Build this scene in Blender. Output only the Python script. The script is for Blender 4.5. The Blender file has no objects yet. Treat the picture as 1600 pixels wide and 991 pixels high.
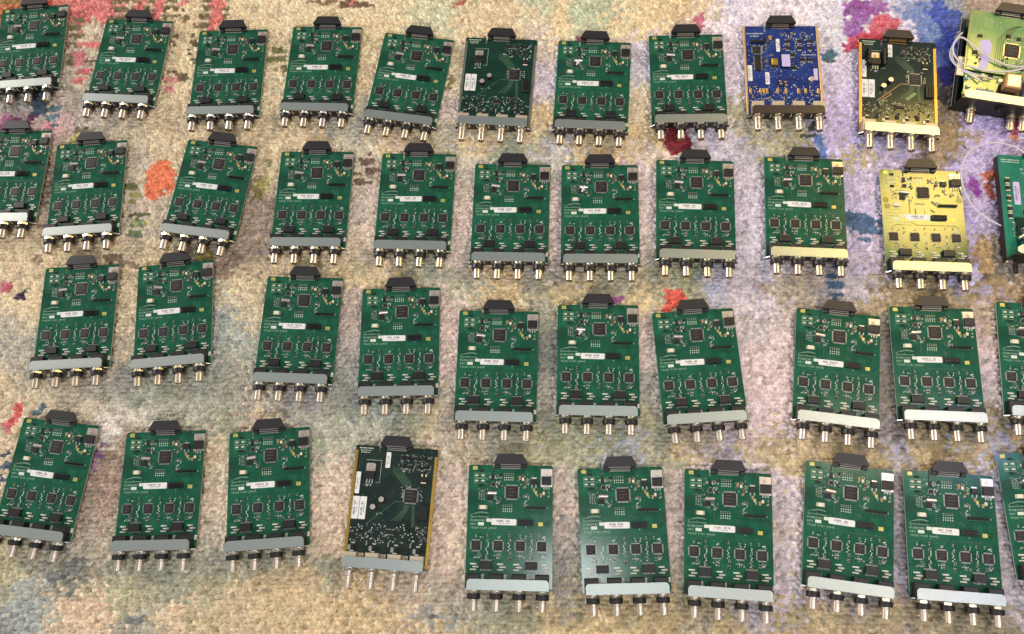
import bpy, math, random
import numpy as np
from mathutils import Vector, Matrix

sc = bpy.context.scene
C = sc.collection
rnd = random.Random(7)
rng = np.random.default_rng(11)

# ------------------------------------------------------------------ camera, world, lamps, exposure
PT = 0.0045                      # height of the boards' upper faces above the tufts
CAM_H = 0.9704 + PT
PITCH, ROLL = 0.288470, -0.199356
F_PX = 1262.95
cam_d = bpy.data.cameras.new('camera'); cam = bpy.data.objects.new('camera', cam_d); C.objects.link(cam)
cam_d.sensor_width = 36.0
cam_d.lens = F_PX / 1600 * 36.0
cam_d.clip_start = 0.01; cam_d.clip_end = 50
fw = Vector((0, math.sin(PITCH), -math.cos(PITCH))); rt = Vector((1, 0, 0)); up = rt.cross(fw)
r2 = rt * math.cos(ROLL) + up * math.sin(ROLL); u2 = -rt * math.sin(ROLL) + up * math.cos(ROLL)
M = Matrix((r2, u2, -fw)).transposed().to_4x4(); M.translation = (0, 0, CAM_H)
cam.matrix_world = M
sc.camera = cam

w = bpy.data.worlds.new('World'); sc.world = w; w.use_nodes = True
w.node_tree.nodes['Background'].inputs[0].default_value = (0.97, 0.98, 1.0, 1)
w.node_tree.nodes['Background'].inputs[1].default_value = 0.31

def area(name, loc, target, size, power, col):
    d = bpy.data.lights.new(name, 'AREA'); d.shape = 'DISK'; d.size = size; d.energy = power; d.color = col
    o = bpy.data.objects.new(name, d); C.objects.link(o); o.location = loc
    o.rotation_euler = (Vector(target) - Vector(loc)).to_track_quat('-Z', 'Y').to_euler()
    return o
area('far_ceiling_lamp', (-4.3, 3.4, 2.2), (-0.1, 0.4, 0), 0.8, 225.0, (1.0, 0.93, 0.83))
area('near_fill_light', (-0.7, -1.8, 2.2), (-0.1, 0.3, 0), 0.6, 33.0, (1.0, 0.97, 0.92))  # added fill behind the camera, not a real ceiling lamp
area('overhead_lamp', (0.03, -0.12, 2.2), (0.1, 0.3, 0), 0.30, 4.6, (0.94, 0.99, 1.0))
area('warm_lamp', (1.21, 0.73, 1.2), (0.6, 0.4, 0), 0.28, 6.8, (1.0, 0.69, 0.15))
area('violet_lamp', (2.6, 1.4, 1.3), (0.7, 0.4, 0), 0.4, 7.0, (0.78, 0.72, 1.0))
def strip(name, loc, sx, sy, rz, power, col):
    d = bpy.data.lights.new(name, 'AREA'); d.shape = 'RECTANGLE'; d.size = sx; d.size_y = sy; d.energy = power; d.color = col
    o = bpy.data.objects.new(name, d); C.objects.link(o); o.location = loc; o.rotation_euler = (0, 0, rz)
strip('warm_fill_strip', (0.86, 0.118, 1.2), 0.30, 0.05, -0.21, 2.0, (1.0, 0.88, 0.64))  # added strip light that brightens the third-row brackets, not a real tube
strip('blue_fill_strip', (1.09, 0.062, 1.2), 0.13, 0.05, -0.21, 1.4, (0.42, 0.50, 1.0))  # added strip that gives the right-hand brackets a blue reflection
strip('near_warm_fill_strip', (0.76, -0.375, 1.2), 0.24, 0.05, -0.21, 1.4, (1.0, 0.82, 0.48))  # added out-of-view strip to brighten the nearest row's brackets
strip('near_blue_fill_strip', (0.98, -0.425, 1.2), 0.14, 0.05, -0.21, 1.4, (0.42, 0.50, 1.0))  # its added blue partner for the bracket ends at the right

sc.view_settings.view_transform = 'Standard'
sc.view_settings.look = 'None'
sc.view_settings.exposure = 0.0
sc.view_settings.gamma = 1.0
sc.render.engine = 'CYCLES'
sc.render.resolution_x = 1024; sc.render.resolution_y = 634

# ------------------------------------------------------------------ helpers
def lin(r, g, b):
    f = lambda c: (c / 12.92) if c <= 0.04045 else ((c + 0.055) / 1.055) ** 2.4
    return tuple(f(v / 255) for v in (r, g, b))

MATS = {}
def mat(name, col, rough=0.5, metal=0.0, noise=0.0, nscale=400.0, bump=0.0, bscale=900.0, coat=0.0, spec=0.5):
    m = bpy.data.materials.new(name); m.use_nodes = True
    nt = m.node_tree; b = nt.nodes['Principled BSDF']
    b.inputs['Base Color'].default_value = (*col, 1); b.inputs['Roughness'].default_value = rough
    b.inputs['Metallic'].default_value = metal; b.inputs['Coat Weight'].default_value = coat
    b.inputs['Specular IOR Level'].default_value = spec
    tc = nt.nodes.new('ShaderNodeTexCoord')
    n = nt.nodes.new('ShaderNodeTexNoise'); n.inputs['Scale'].default_value = nscale; n.inputs['Detail'].default_value = 3
    nt.links.new(tc.outputs['Object'], n.inputs['Vector'])
    mr = nt.nodes.new('ShaderNodeMapRange')
    mr.inputs[3].default_value = 1 - noise; mr.inputs[4].default_value = 1 + noise
    mr.inputs[1].default_value = 0.25; mr.inputs[2].default_value = 0.75
    nt.links.new(n.outputs['Fac'], mr.inputs[0])
    mx = nt.nodes.new('ShaderNodeMix'); mx.data_type = 'RGBA'; mx.blend_type = 'MULTIPLY'
    mx.inputs[0].default_value = 1; mx.inputs[6].default_value = (*col, 1)
    nt.links.new(mr.outputs[0], mx.inputs[7]); nt.links.new(mx.outputs[2], b.inputs['Base Color'])
    if bump:
        n2 = nt.nodes.new('ShaderNodeTexNoise'); n2.inputs['Scale'].default_value = bscale; n2.inputs['Detail'].default_value = 4
        nt.links.new(tc.outputs['Object'], n2.inputs['Vector'])
        bp = nt.nodes.new('ShaderNodeBump'); bp.inputs['Strength'].default_value = bump; bp.inputs['Distance'].default_value = 0.0004
        nt.links.new(n2.outputs['Fac'], bp.inputs['Height']); nt.links.new(bp.outputs[0], b.inputs['Normal'])
    MATS[name] = m
    return m

def pcb_mat(name, base, trace, via):
    """solder mask: mottled copper pours under lacquer, plus a scatter of tiny vias"""
    m = mat(name, base, rough=0.14, bump=0.02, bscale=260, spec=0.42)
    nt = m.node_tree; b = nt.nodes['Principled BSDF']; tc = [n for n in nt.nodes if n.type == 'TEX_COORD'][0]
    v = nt.nodes.new('ShaderNodeTexVoronoi'); v.distance = 'CHEBYCHEV'; v.inputs['Scale'].default_value = 75
    nt.links.new(tc.outputs['Object'], v.inputs['Vector'])
    n = nt.nodes.new('ShaderNodeTexNoise'); n.inputs['Scale'].default_value = 28; n.inputs['Detail'].default_value = 5
    nt.links.new(tc.outputs['Object'], n.inputs['Vector'])
    sep = nt.nodes.new('ShaderNodeSeparateColor'); nt.links.new(v.outputs['Color'], sep.inputs[0])
    ad = nt.nodes.new('ShaderNodeMath'); ad.operation = 'MULTIPLY_ADD'; ad.inputs[1].default_value = 0.35
    nt.links.new(sep.outputs[0], ad.inputs[0]); nt.links.new(n.outputs['Fac'], ad.inputs[2])
    cr = nt.nodes.new('ShaderNodeMapRange'); cr.inputs[1].default_value = 0.5; cr.inputs[2].default_value = 0.9
    nt.links.new(ad.outputs[0], cr.inputs[0])
    mx = nt.nodes.new('ShaderNodeMix'); mx.data_type = 'RGBA'
    mx.inputs[6].default_value = (*base, 1); mx.inputs[7].default_value = (*trace, 1); nt.links.new(cr.outputs[0], mx.inputs[0])
    vd = nt.nodes.new('ShaderNodeTexVoronoi'); vd.inputs['Scale'].default_value = 260; vd.inputs['Randomness'].default_value = 1
    nt.links.new(tc.outputs['Object'], vd.inputs['Vector'])
    lt = nt.nodes.new('ShaderNodeMath'); lt.operation = 'LESS_THAN'; lt.inputs[1].default_value = 0.13
    nt.links.new(vd.outputs['Distance'], lt.inputs[0])
    sp2 = nt.nodes.new('ShaderNodeSeparateColor'); nt.links.new(vd.outputs['Color'], sp2.inputs[0])
    gt = nt.nodes.new('ShaderNodeMath'); gt.operation = 'GREATER_THAN'; gt.inputs[1].default_value = 0.72
    nt.links.new(sp2.outputs[0], gt.inputs[0])
    mu = nt.nodes.new('ShaderNodeMath'); mu.operation = 'MULTIPLY'; nt.links.new(lt.outputs[0], mu.inputs[0]); nt.links.new(gt.outputs[0], mu.inputs[1])
    mx2 = nt.nodes.new('ShaderNodeMix'); mx2.data_type = 'RGBA'; mx2.inputs[7].default_value = (*via, 1)
    nt.links.new(mu.outputs[0], mx2.inputs[0]); nt.links.new(mx.outputs[2], mx2.inputs[6])
    nt.links.new(mx2.outputs[2], b.inputs['Base Color'])
    return m

pcb_mat('green_mask', lin(28, 92, 68), lin(15, 69, 50), lin(95, 150, 115))
pcb_mat('dark_green_mask', lin(16, 56, 44), lin(12, 44, 36), lin(60, 110, 85))
pcb_mat('black_green_mask', lin(34, 50, 46), lin(24, 38, 36), lin(90, 120, 90))
pcb_mat('teal_mask', lin(38, 126, 104), lin(26, 104, 86), lin(110, 160, 140))
pcb_mat('sheen_green_mask', lin(128, 158, 96), lin(100, 142, 92), lin(170, 190, 150))  # green mask paled, with the lamp's sheen put into the colour
pcb_mat('blue_mask', lin(40, 60, 130), lin(26, 42, 104), lin(150, 165, 215))
mat('fr4_edge', lin(170, 172, 158), 0.5)
mat('shaded_face_metal', lin(92, 84, 80), 0.42, 0.9, noise=0.15, nscale=300)  # bracket metal darkened: the shaded rug it mirrors is in the colour
mat('black_plastic', lin(20, 18, 20), 0.45, noise=0.15, bump=0.3)
mat('chip_black', lin(32, 28, 30), 0.5, noise=0.12, nscale=900, spec=0.35)
mat('connector_black', lin(38, 35, 40), 0.42, noise=0.18, nscale=500, bump=0.3)
mat('solder', lin(175, 178, 170), 0.42, 0.6, noise=0.2, nscale=700)
mat('pin_grey', lin(190, 186, 178), 0.45, 0.3)
mat('bright_metal', lin(222, 208, 192), 0.33, 0.95, noise=0.10, nscale=250)
mat('nut_metal', lin(205, 195, 170), 0.22, 1.0)
mat('bracket_metal', lin(184, 191, 187), 0.40, 1.0, noise=0.06, nscale=900, bump=0.12, bscale=1600)
mat('white_metal', lin(205, 208, 205), 0.40, 0.85, noise=0.05)
mat('dark_metal', lin(90, 84, 86), 0.38, 1.0, noise=0.12, nscale=700)
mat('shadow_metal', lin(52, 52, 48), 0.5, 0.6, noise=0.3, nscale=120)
mat('gold', lin(205, 165, 80), 0.32, 0.9, noise=0.12, nscale=300)
mat('copper_gold', lin(215, 160, 95), 0.38, 0.85, noise=0.12)
mat('pale_gold', lin(215, 180, 130), 0.4, 0.7, noise=0.1)
mat('tin_edge', lin(140, 142, 130), 0.4, 0.8, noise=0.25, nscale=300)
mat('pale_pad', lin(196, 186, 105), 0.35, 0.25)
mat('silver_tab', lin(222, 208, 200), 0.3, 0.75, noise=0.08)
mat('silk', lin(206, 216, 200), 0.6)
mat('marking', lin(84, 80, 80), 0.6)
mat('print_ink', lin(150, 178, 158), 0.6)
mat('paper', lin(226, 224, 224), 0.55, noise=0.03)
mat('ink', lin(60, 58, 64), 0.6)
mat('tan_part', lin(170, 130, 85), 0.45)
mat('cream_part', lin(225, 215, 190), 0.45)
mat('beige_housing', lin(190, 176, 155), 0.45, 0.3, noise=0.08)
mat('brown_part', lin(95, 50, 42), 0.5)
mat('stamp_ink', lin(12, 48, 34), 0.6)
mat('trace_green', lin(15, 66, 44), 0.35)
mat('trace_pale', lin(90, 130, 95), 0.35)
mat('glue', lin(225, 222, 215), 0.35, noise=0.1)
mat('white_cable', lin(205, 198, 205), 0.4, noise=0.05)
mat('blue_part', lin(105, 135, 160), 0.45)
mat('lilac_lit_white', lin(190, 180, 225), 0.5)  # white stock with the lilac light put into its colour
mat('red_part', lin(150, 40, 45), 0.5)
mat('contact_gold', lin(160, 130, 80), 0.4, 0.5)

class MB:
    """collects shapes (millimetres, board frame) and links them as ONE mesh object"""
    def __init__(s): s.v = []; s.f = []; s.m = []; s.mats = []; s.smooth = []
    def mi(s, name):
        if name not in s.mats: s.mats.append(name)
        return s.mats.index(name)
    def add(s, vs, fs, m, smooth=False):
        o = len(s.v); s.v += [tuple(v) for v in vs]; k = s.mi(m)
        for f in fs: s.f.append([i + o for i in f]); s.m.append(k); s.smooth.append(smooth)
    def box(s, x, y, z0, w, d, h, m, rot=0.0, ch=0.0):
        ca, sa = math.cos(rot), math.sin(rot)
        P = lambda a, b, z: (x + ca * a - sa * b, y + sa * a + ca * b, z)
        hw, hd = w / 2, d / 2
        if ch > 0:
            vs = [P(a, b, z0) for a, b in ((-hw, -hd), (hw, -hd), (hw, hd), (-hw, hd))]
            vs += [P(a, b, z0 + h - ch) for a, b in ((-hw, -hd), (hw, -hd), (hw, hd), (-hw, hd))]
            q, r = hw - ch, hd - ch
            vs += [P(a, b, z0 + h) for a, b in ((-q, -r), (q, -r), (q, r), (-q, r))]
            fs = [(3, 2, 1, 0)] + [(i, (i + 1) % 4, (i + 1) % 4 + 4, i + 4) for i in range(4)] + \
                 [(i + 4, (i + 1) % 4 + 4, (i + 1) % 4 + 8, i + 8) for i in range(4)] + [(8, 9, 10, 11)]
        else:
            vs = [P(a, b, z) for z in (z0, z0 + h) for a, b in ((-hw, -hd), (hw, -hd), (hw, hd), (-hw, hd))]
            fs = [(3, 2, 1, 0), (4, 5, 6, 7)] + [(i, (i + 1) % 4, (i + 1) % 4 + 4, i + 4) for i in range(4)]
        s.add(vs, fs, m); return s
    def prism(s, pts, z0, z1, m):
        n = len(pts); vs = [(x, y, z0) for x, y in pts] + [(x, y, z1) for x, y in pts]
        s.add(vs, [tuple(range(n))[::-1], tuple(range(n, 2 * n))] + [(i, (i + 1) % n, (i + 1) % n + n, i + n) for i in range(n)], m); return s
    def flat(s, pts, z, m):
        s.add([(x, y, z) for x, y in pts], [tuple(range(len(pts)))], m); return s
    def rod(s, a, b, prof, m, n=20, smooth=True, cap=True):
        """lathe along a->b; prof = [(t in mm along the axis, radius)]"""
        a = Vector(a); ax = (Vector(b) - a).normalized(); t1 = ax.orthogonal().normalized(); t2 = ax.cross(t1)
        vs = []
        for seg in zip(prof, prof[1:]):
            for t, r in seg:
                for i in range(n):
                    th = 2 * math.pi * (i + .5) / n
                    vs.append(a + ax * t + (t1 * math.cos(th) + t2 * math.sin(th)) * r)
        fs = [(2 * k * n + i, 2 * k * n + (i + 1) % n, (2 * k + 1) * n + (i + 1) % n, (2 * k + 1) * n + i) for k in range(len(prof) - 1) for i in range(n)]
        s.add(vs, fs, m, smooth)
        if cap: 
            s.add(vs[:n], [tuple(range(n))[::-1]], m); s.add(vs[-n:], [tuple(range(n))], m)
        return s
    def line(s, pts, wdt, z, m):
        for (x0, y0), (x1, y1) in zip(pts, pts[1:]):
            l = math.hypot(x1 - x0, y1 - y0)
            if l == 0: continue
            nx, ny = -(y1 - y0) / l * wdt / 2, (x1 - x0) / l * wdt / 2
            ex, ey = (x1 - x0) / l * wdt * .3, (y1 - y0) / l * wdt * .3
            s.flat([(x0 - nx - ex, y0 - ny - ey), (x1 - nx + ex, y1 - ny + ey), (x1 + nx + ex, y1 + ny + ey), (x0 + nx - ex, y0 + ny - ey)][::1], z, m)
        return s
    def mesh(s, name):
        me = bpy.data.meshes.new(name)
        sc_ = 0.001
        me.from_pydata([((x) * sc_, (y + 70.0) * sc_, (z) * sc_ + PT) for x, y, z in s.v], [], s.f)
        for n_ in s.mats: me.materials.append(MATS[n_])
        me.polygons.foreach_set('material_index', s.m); me.polygons.foreach_set('use_smooth', s.smooth)
        me.update(); return me
    def build(s, name, parent=None, kind=None, label=None):
        o = bpy.data.objects.new(name, s.mesh(name)); C.objects.link(o)
        if parent: o.parent = parent
        if kind: o['kind'] = kind
        if label: o['label'] = label
        return o

def text_mesh(name, lines, m, parent, z):
    """flat lettering: list of (string, x_left, y_base, cap height mm, width mm, rotation)"""
    V, Fc = [], []
    for txt, x, y, h, wd, rot in lines:
        cu = bpy.data.curves.new('t', 'FONT'); cu.body = txt; cu.size = 1.0; cu.resolution_u = 2
        ob = bpy.data.objects.new('t', cu); C.objects.link(ob)
        dg = bpy.context.evaluated_depsgraph_get()
        me = bpy.data.meshes.new_from_object(ob.evaluated_get(dg))
        if len(me.vertices):
            xs = [v.co.x for v in me.vertices]; x0, x1 = min(xs), max(xs)
            o = len(V); sx = wd / (x1 - x0); sy = h / 0.72
            for v in me.vertices:
                a, b = (v.co.x - x0) * sx, v.co.y * sy
                V.append(((x + a * math.cos(rot) - b * math.sin(rot)) * .001, (y + 70 + a * math.sin(rot) + b * math.cos(rot)) * .001, z * .001 + PT))
            for p in me.polygons: Fc.append([i + o for i in p.vertices])
        bpy.data.objects.remove(ob); bpy.data.curves.remove(cu); bpy.data.meshes.remove(me)
    me = bpy.data.meshes.new(name); me.from_pydata(V, [], Fc); me.materials.append(MATS[m]); me.update()
    o = bpy.data.objects.new(name, me); C.objects.link(o); o.parent = parent; return o

def root(label, group, loc=(0, 0, 0), cat='circuit board', name='circuit_board'):
    o = bpy.data.objects.new(name, None); C.objects.link(o); o.empty_display_size = 0.02
    o['label'] = label; o['category'] = cat
    if group: o['group'] = group
    o.location = loc
    return o

def rounded(x0, y0, x1, y1, r, n=4, corners='all'):
    pts = []
    for cx, cy, a0, k in ((x1 - r, y1 - r, 0, 'tr'), (x0 + r, y1 - r, 90, 'tl'), (x0 + r, y0 + r, 180, 'bl'), (x1 - r, y0 + r, 270, 'br')):
        if corners != 'all' and k not in corners:
            pts.append((x1 if 'r' in k else x0, y1 if 't' in k else y0)); continue
        for i in range(n + 1):
            a = math.radians(a0 + 90 * i / n); pts.append((cx + r * math.cos(a), cy + r * math.sin(a)))
    return pts

def substrate(parent, mask, slot=True, z=0.0, y0=-139.0, thick=1.6, x0=-50, x1=50, r=3, label=None):
    """board outline with rounded top corners and the narrow open slot at the connector"""
    m = MB(); pts = [(x0, y0), (x1, y0)]
    for i in range(5):
        a = math.radians(90 * i / 4); pts.append((x1 - r + r * math.cos(a), -r + r * math.sin(a)))
    if slot:
        pts += [(-19.9, 0), (-19.9, -8.6), (-20.8, -9.5), (-21.7, -8.6), (-21.7, 0)]
    for i in range(5):
        a = math.radians(90 + 90 * i / 4); pts.append((x0 + r + r * math.cos(a), -r + r * math.sin(a)))
    n = len(pts)
    m.add([(x, y, z) for x, y in pts], [tuple(range(n))], mask)
    m.add([(x, y, z - thick) for x, y in pts], [tuple(range(n))[::-1]], mask)
    m.add([(x, y, z - thick) for x, y in pts] + [(x, y, z) for x, y in pts], [(i, (i + 1) % n, (i + 1) % n + n, i + n) for i in range(n)], 'fr4_edge')
    return m.build('substrate', parent, label=label)

def qfp(parent, x, y, body, lead, name, n=20, z=0.0, m='chip_black', h=1.4, lh=None, body2=None, frame='solder'):
    mb = MB(); by = body2 or body
    mb.box(x, y, z + .1, body, by, h, m, ch=.3)
    # leads: gull wings as short fine boxes on all four sides
    out = lead
    for k in range(n):
        t = (k + .5) / n - .5
        for sgn in (-1, 1):
            mb.box(x + t * (body - .8), y + sgn * (by / 2 + out / 2), z + .05, body / n * .55, out, .35, frame)
            mb.box(x + sgn * (body / 2 + out / 2), y + t * (by - .8), z + .05, out, by / n * .55, .35, frame)
    if body > 8:
        for k, (a, q) in enumerate(((-.28, .5), (-.02, .62), (.24, .4))):
            xx = x - body * .3
            while xx < x - body * .3 + body * q:
                mb.box(xx, y - by * a, z + .1 + h, body * .045, by * .075, .02, 'marking'); xx += body * .075
        mb.rod((x - body / 2 + 1.6, y - by / 2 + 1.6, z + .1 + h), (x - body / 2 + 1.6, y - by / 2 + 1.6, z + 9), [(0, .55), (.03, .5)], 'ink', n=8)
    return mb.build(name, parent)

def bnc(parent, x, y=-141.2, z=6.7, collar=True):
    b = MB()
    prof = [(0, 6.0), (2.6, 6.0), (2.6, 4.1), (6.5, 4.1), (6.5, 4.8), (11.2, 4.8), (11.5, 4.45), (12.0, 4.45), (12.3, 4.8), (21.6, 4.8), (22.0, 4.7), (22.0, 3.7), (9.0, 3.7)] if collar else \
           [(0, 6.0), (2.0, 6.0), (2.0, 4.6), (6.2, 4.6), (7.0, 5.0), (8.6, 5.0), (9.2, 4.2), (13, 4.2), (13, 4.6), (21.6, 4.6), (22.0, 4.3), (22.0, 3.6), (9.0, 3.6)]
    b.rod((x, y, z), (x, y - 1, z), prof, 'bright_metal', n=24, cap=False)
    b.rod((x, y - 9.2, z), (x, y - 10, z), [(0, 3.69), (.05, .01)], 'black_plastic', n=16, cap=False)
    b.rod((x, y - 9, z), (x, y - 10, z), [(0, 1.9), (9, 1.9), (9, .8), (6, .8)], 'cream_part', n=12)
    ty = y - (16.5 if collar else 17.5)
    b.rod((x - 5.5, ty, z), (x, ty, z), [(0, .95), (11, .95)], 'bright_metal', n=8)      # bayonet studs
    o = b.build('bnc_connector', parent)
    nt = MB(); nt.rod((x, y - 1.0, z), (x, y - 2, z), [(0, 6.8), (2.2, 6.8)], 'nut_metal', n=6, smooth=False)
    nt.build('nut', o)
    if collar:
        cl = MB(); cl.rod((x, y - 3.6, z), (x, y - 5, z), [(0, 4.4), (0, 6.9), (.5, 7.6), (5.4, 7.6), (6.0, 7.0), (6.0, 4.4)], 'black_plastic', n=24)
        cl.build('collar', o)
    return o

def bracket(parent, m='bracket_metal', x0=-46.8, x1=46.3, z1=12.5, ydeep=10.6, name='front_bracket', zlow=-3.0):
    b = MB()
    ch = 4.2
    top = [(x0, -139.6), (x1, -139.6), (x1, -139.6 + ydeep - ch)]
    for i in range(1, 4):
        a = math.radians(90 * i / 4); top.append((x1 - ch + ch * math.cos(a), -139.6 + ydeep - ch + ch * math.sin(a)))
    top.append((x1 - ch, -139.6 + ydeep)); top.append((x0 + ch, -139.6 + ydeep))
    for i in range(1, 4):
        a = math.radians(90 + 90 * i / 4); top.append((x0 + ch + ch * math.cos(a), -139.6 + ydeep - ch + ch * math.sin(a)))
    top.append((x0, -139.6 + ydeep - ch))
    b.prism(top, z1 - 1.2, z1, m)
    # bend, then the upright face plate with wider rounded foot
    b.box((x0 + x1) / 2, -140.2, z1 - .9, x1 - x0, 1.2, .75, m)
    vs = [(x0, z1 - .9), (x0, 5.5), (x0 - 3, 2.5), (x0 - 4.6, 1), (x0 - 4.6, zlow + 1.5), (x0 - 3.4, zlow), (x1 + 4, zlow), (x1 + 5.4, zlow + 1.5), (x1 + 5.4, 1), (x1 + 4, 2.6), (x1, 5.5), (x1, z1 - .9)]
    n = len(vs); ya, yb = -140.9, -139.7
    b.add([(x, ya, z) for x, z in vs] + [(x, yb, z) for x, z in vs], [tuple(range(n)), tuple(range(n, 2 * n))[::-1]], 'shaded_face_metal')
    b.add([(x, ya, z) for x, z in vs] + [(x, yb, z) for x, z in vs], [((i + 1) % n, i, i + n, (i + 1) % n + n) for i in range(n)], m)
    o = b.build(name, parent)
    l = MB()
    for x in (-25.8, .2, 26.4):
        l.rod((x, -140.9, 4.5), (x, -142, 4.5), [(0, 1.5), (.5, 1.5)], 'black_plastic', n=8)
        l.box(x - 5.5, -141.0, 2.0, 1.2, .2, 7.5, 'silk'); l.box(x + 5.0, -141.0, 2.0, 1.0, .2, 7.5, 'silk')
    l.build('indicator_lights', o, kind='stuff')
    return o

def shroud(parent, m='connector_black', z=0.0, pins='pin_grey'):
    b = MB()
    b.prism([(-20, .8), (20, .8), (20, 2.2), (14.3, 12.6), (-14.3, 12.6), (-20, 2.2)], z + 3.0, z + 6.6, m)
    b.prism([(-18.5, 1.2), (18.5, 1.2), (13.4, 11.4), (-13.4, 11.4)], z - 2.0, z + 3.0, m)
    b.box(-16.4, -1.3, z, 5.6, 4.2, 3.4, m, ch=.5); b.box(16.4, -1.3, z, 5.6, 4.2, 3.4, m, ch=.5)
    o = b.build('edge_connector', parent)
    p = MB()
    for k in range(20):
        x = -11.2 + k * 22.4 / 19
        p.box(x, -1.9, z + 2.2, .7, .9, .5, pins); p.box(x, -3.8, z + .05, .7, 1.3, .5, pins)
    p.box(0, -1.3, z, 23.5, 3.4, 2.2, 'chip_black'); p.box(0, .3, z + 2.2, 23.0, .6, .8, pins)
    p.build('contact_pins', o, kind='stuff')
    return o

def smd(b, x, y, kind, rot=0.0, z=0.0, s=1.0):
    L, W = 2.0 * s, 1.15 * s
    if kind == 'r':
        b.box(x, y, z, L * .52, W, .5, 'chip_black', rot)
        for sg in (-1, 1): b.box(x + sg * math.cos(rot) * L * .38, y + sg * math.sin(rot) * L * .38, z, L * .25, W, .48, 'solder', rot)
    elif kind == 'c':
        b.box(x, y, z, L * .52, W, .8, 'tan_part', rot)
        for sg in (-1, 1): b.box(x + sg * math.cos(rot) * L * .38, y + sg * math.sin(rot) * L * .38, z, L * .25, W, .78, 'solder', rot)
    elif kind == 'p':
        b.box(x, y, z, L * .5, W * .9, .12, 'silk', rot)
    elif kind == 'b':
        b.box(x, y, z, L * 1.1, W * 1.4, .9, 'chip_black', rot, ch=.15)
    elif kind == 'n':
        b.box(x, y, z, L * .6, W, .6, 'brown_part', rot)
        for sg in (-1, 1): b.box(x + sg * math.cos(rot) * L * .42, y + sg * math.sin(rot) * L * .42, z, L * .22, W, .5, 'solder', rot)

def scatter(b, x0, y0, x1, y1, n, kinds, R, z=0.0, s=1.0):
    for _ in range(n):
        smd(b, R.uniform(x0, x1), R.uniform(y0, y1), R.choice(kinds), R.choice((0, math.pi / 2)), z, s)

def barcode(x, y, w_, h_, rot, seed, z):
    ca, sa = math.cos(rot), math.sin(rot); tr = lambda a, c: (x + ca * a - sa * c, y + sa * a + ca * c)
    p = MB(); R = random.Random(seed); t = -w_ * R.uniform(.27, .34); gap = R.uniform(-3, 3); end = w_ * R.uniform(.22, .32)
    while t < end:
        bw = R.choice((.25, .4, .65))
        if abs(t - gap) > 1.0: p.flat([tr(t, h_ * -.02), tr(t + bw, h_ * -.02), tr(t + bw, h_ * .30), tr(t, h_ * .30)], z + .03, 'ink')
        t += bw + R.choice((.3, .45, .8))
    t = -w_ * .2
    while t < w_ * .2:
        if R.random() < .85: p.flat([tr(t, -h_ * .26), tr(t + .7, -h_ * .26), tr(t + .7, -h_ * .14), tr(t, -h_ * .14)], z + .03, 'ink')
        t += 1.15
    return p

def label_strip(parent, x, y, w_, h_, rot=0.0, seed=1, z=0.06, m='paper', r=1.4, bars=True):
    b = MB(); ca, sa = math.cos(rot), math.sin(rot)
    tr = lambda a, c: (x + ca * a - sa * c, y + sa * a + ca * c)
    b.prism([tr(*p) for p in rounded(-w_ / 2, -h_ / 2, w_ / 2, h_ / 2, r)], 0, z, m)
    o = b.build('label', parent)
    if bars: barcode(x, y, w_, h_, rot, seed, z).build('printed_barcode', o)
    return o

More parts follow.
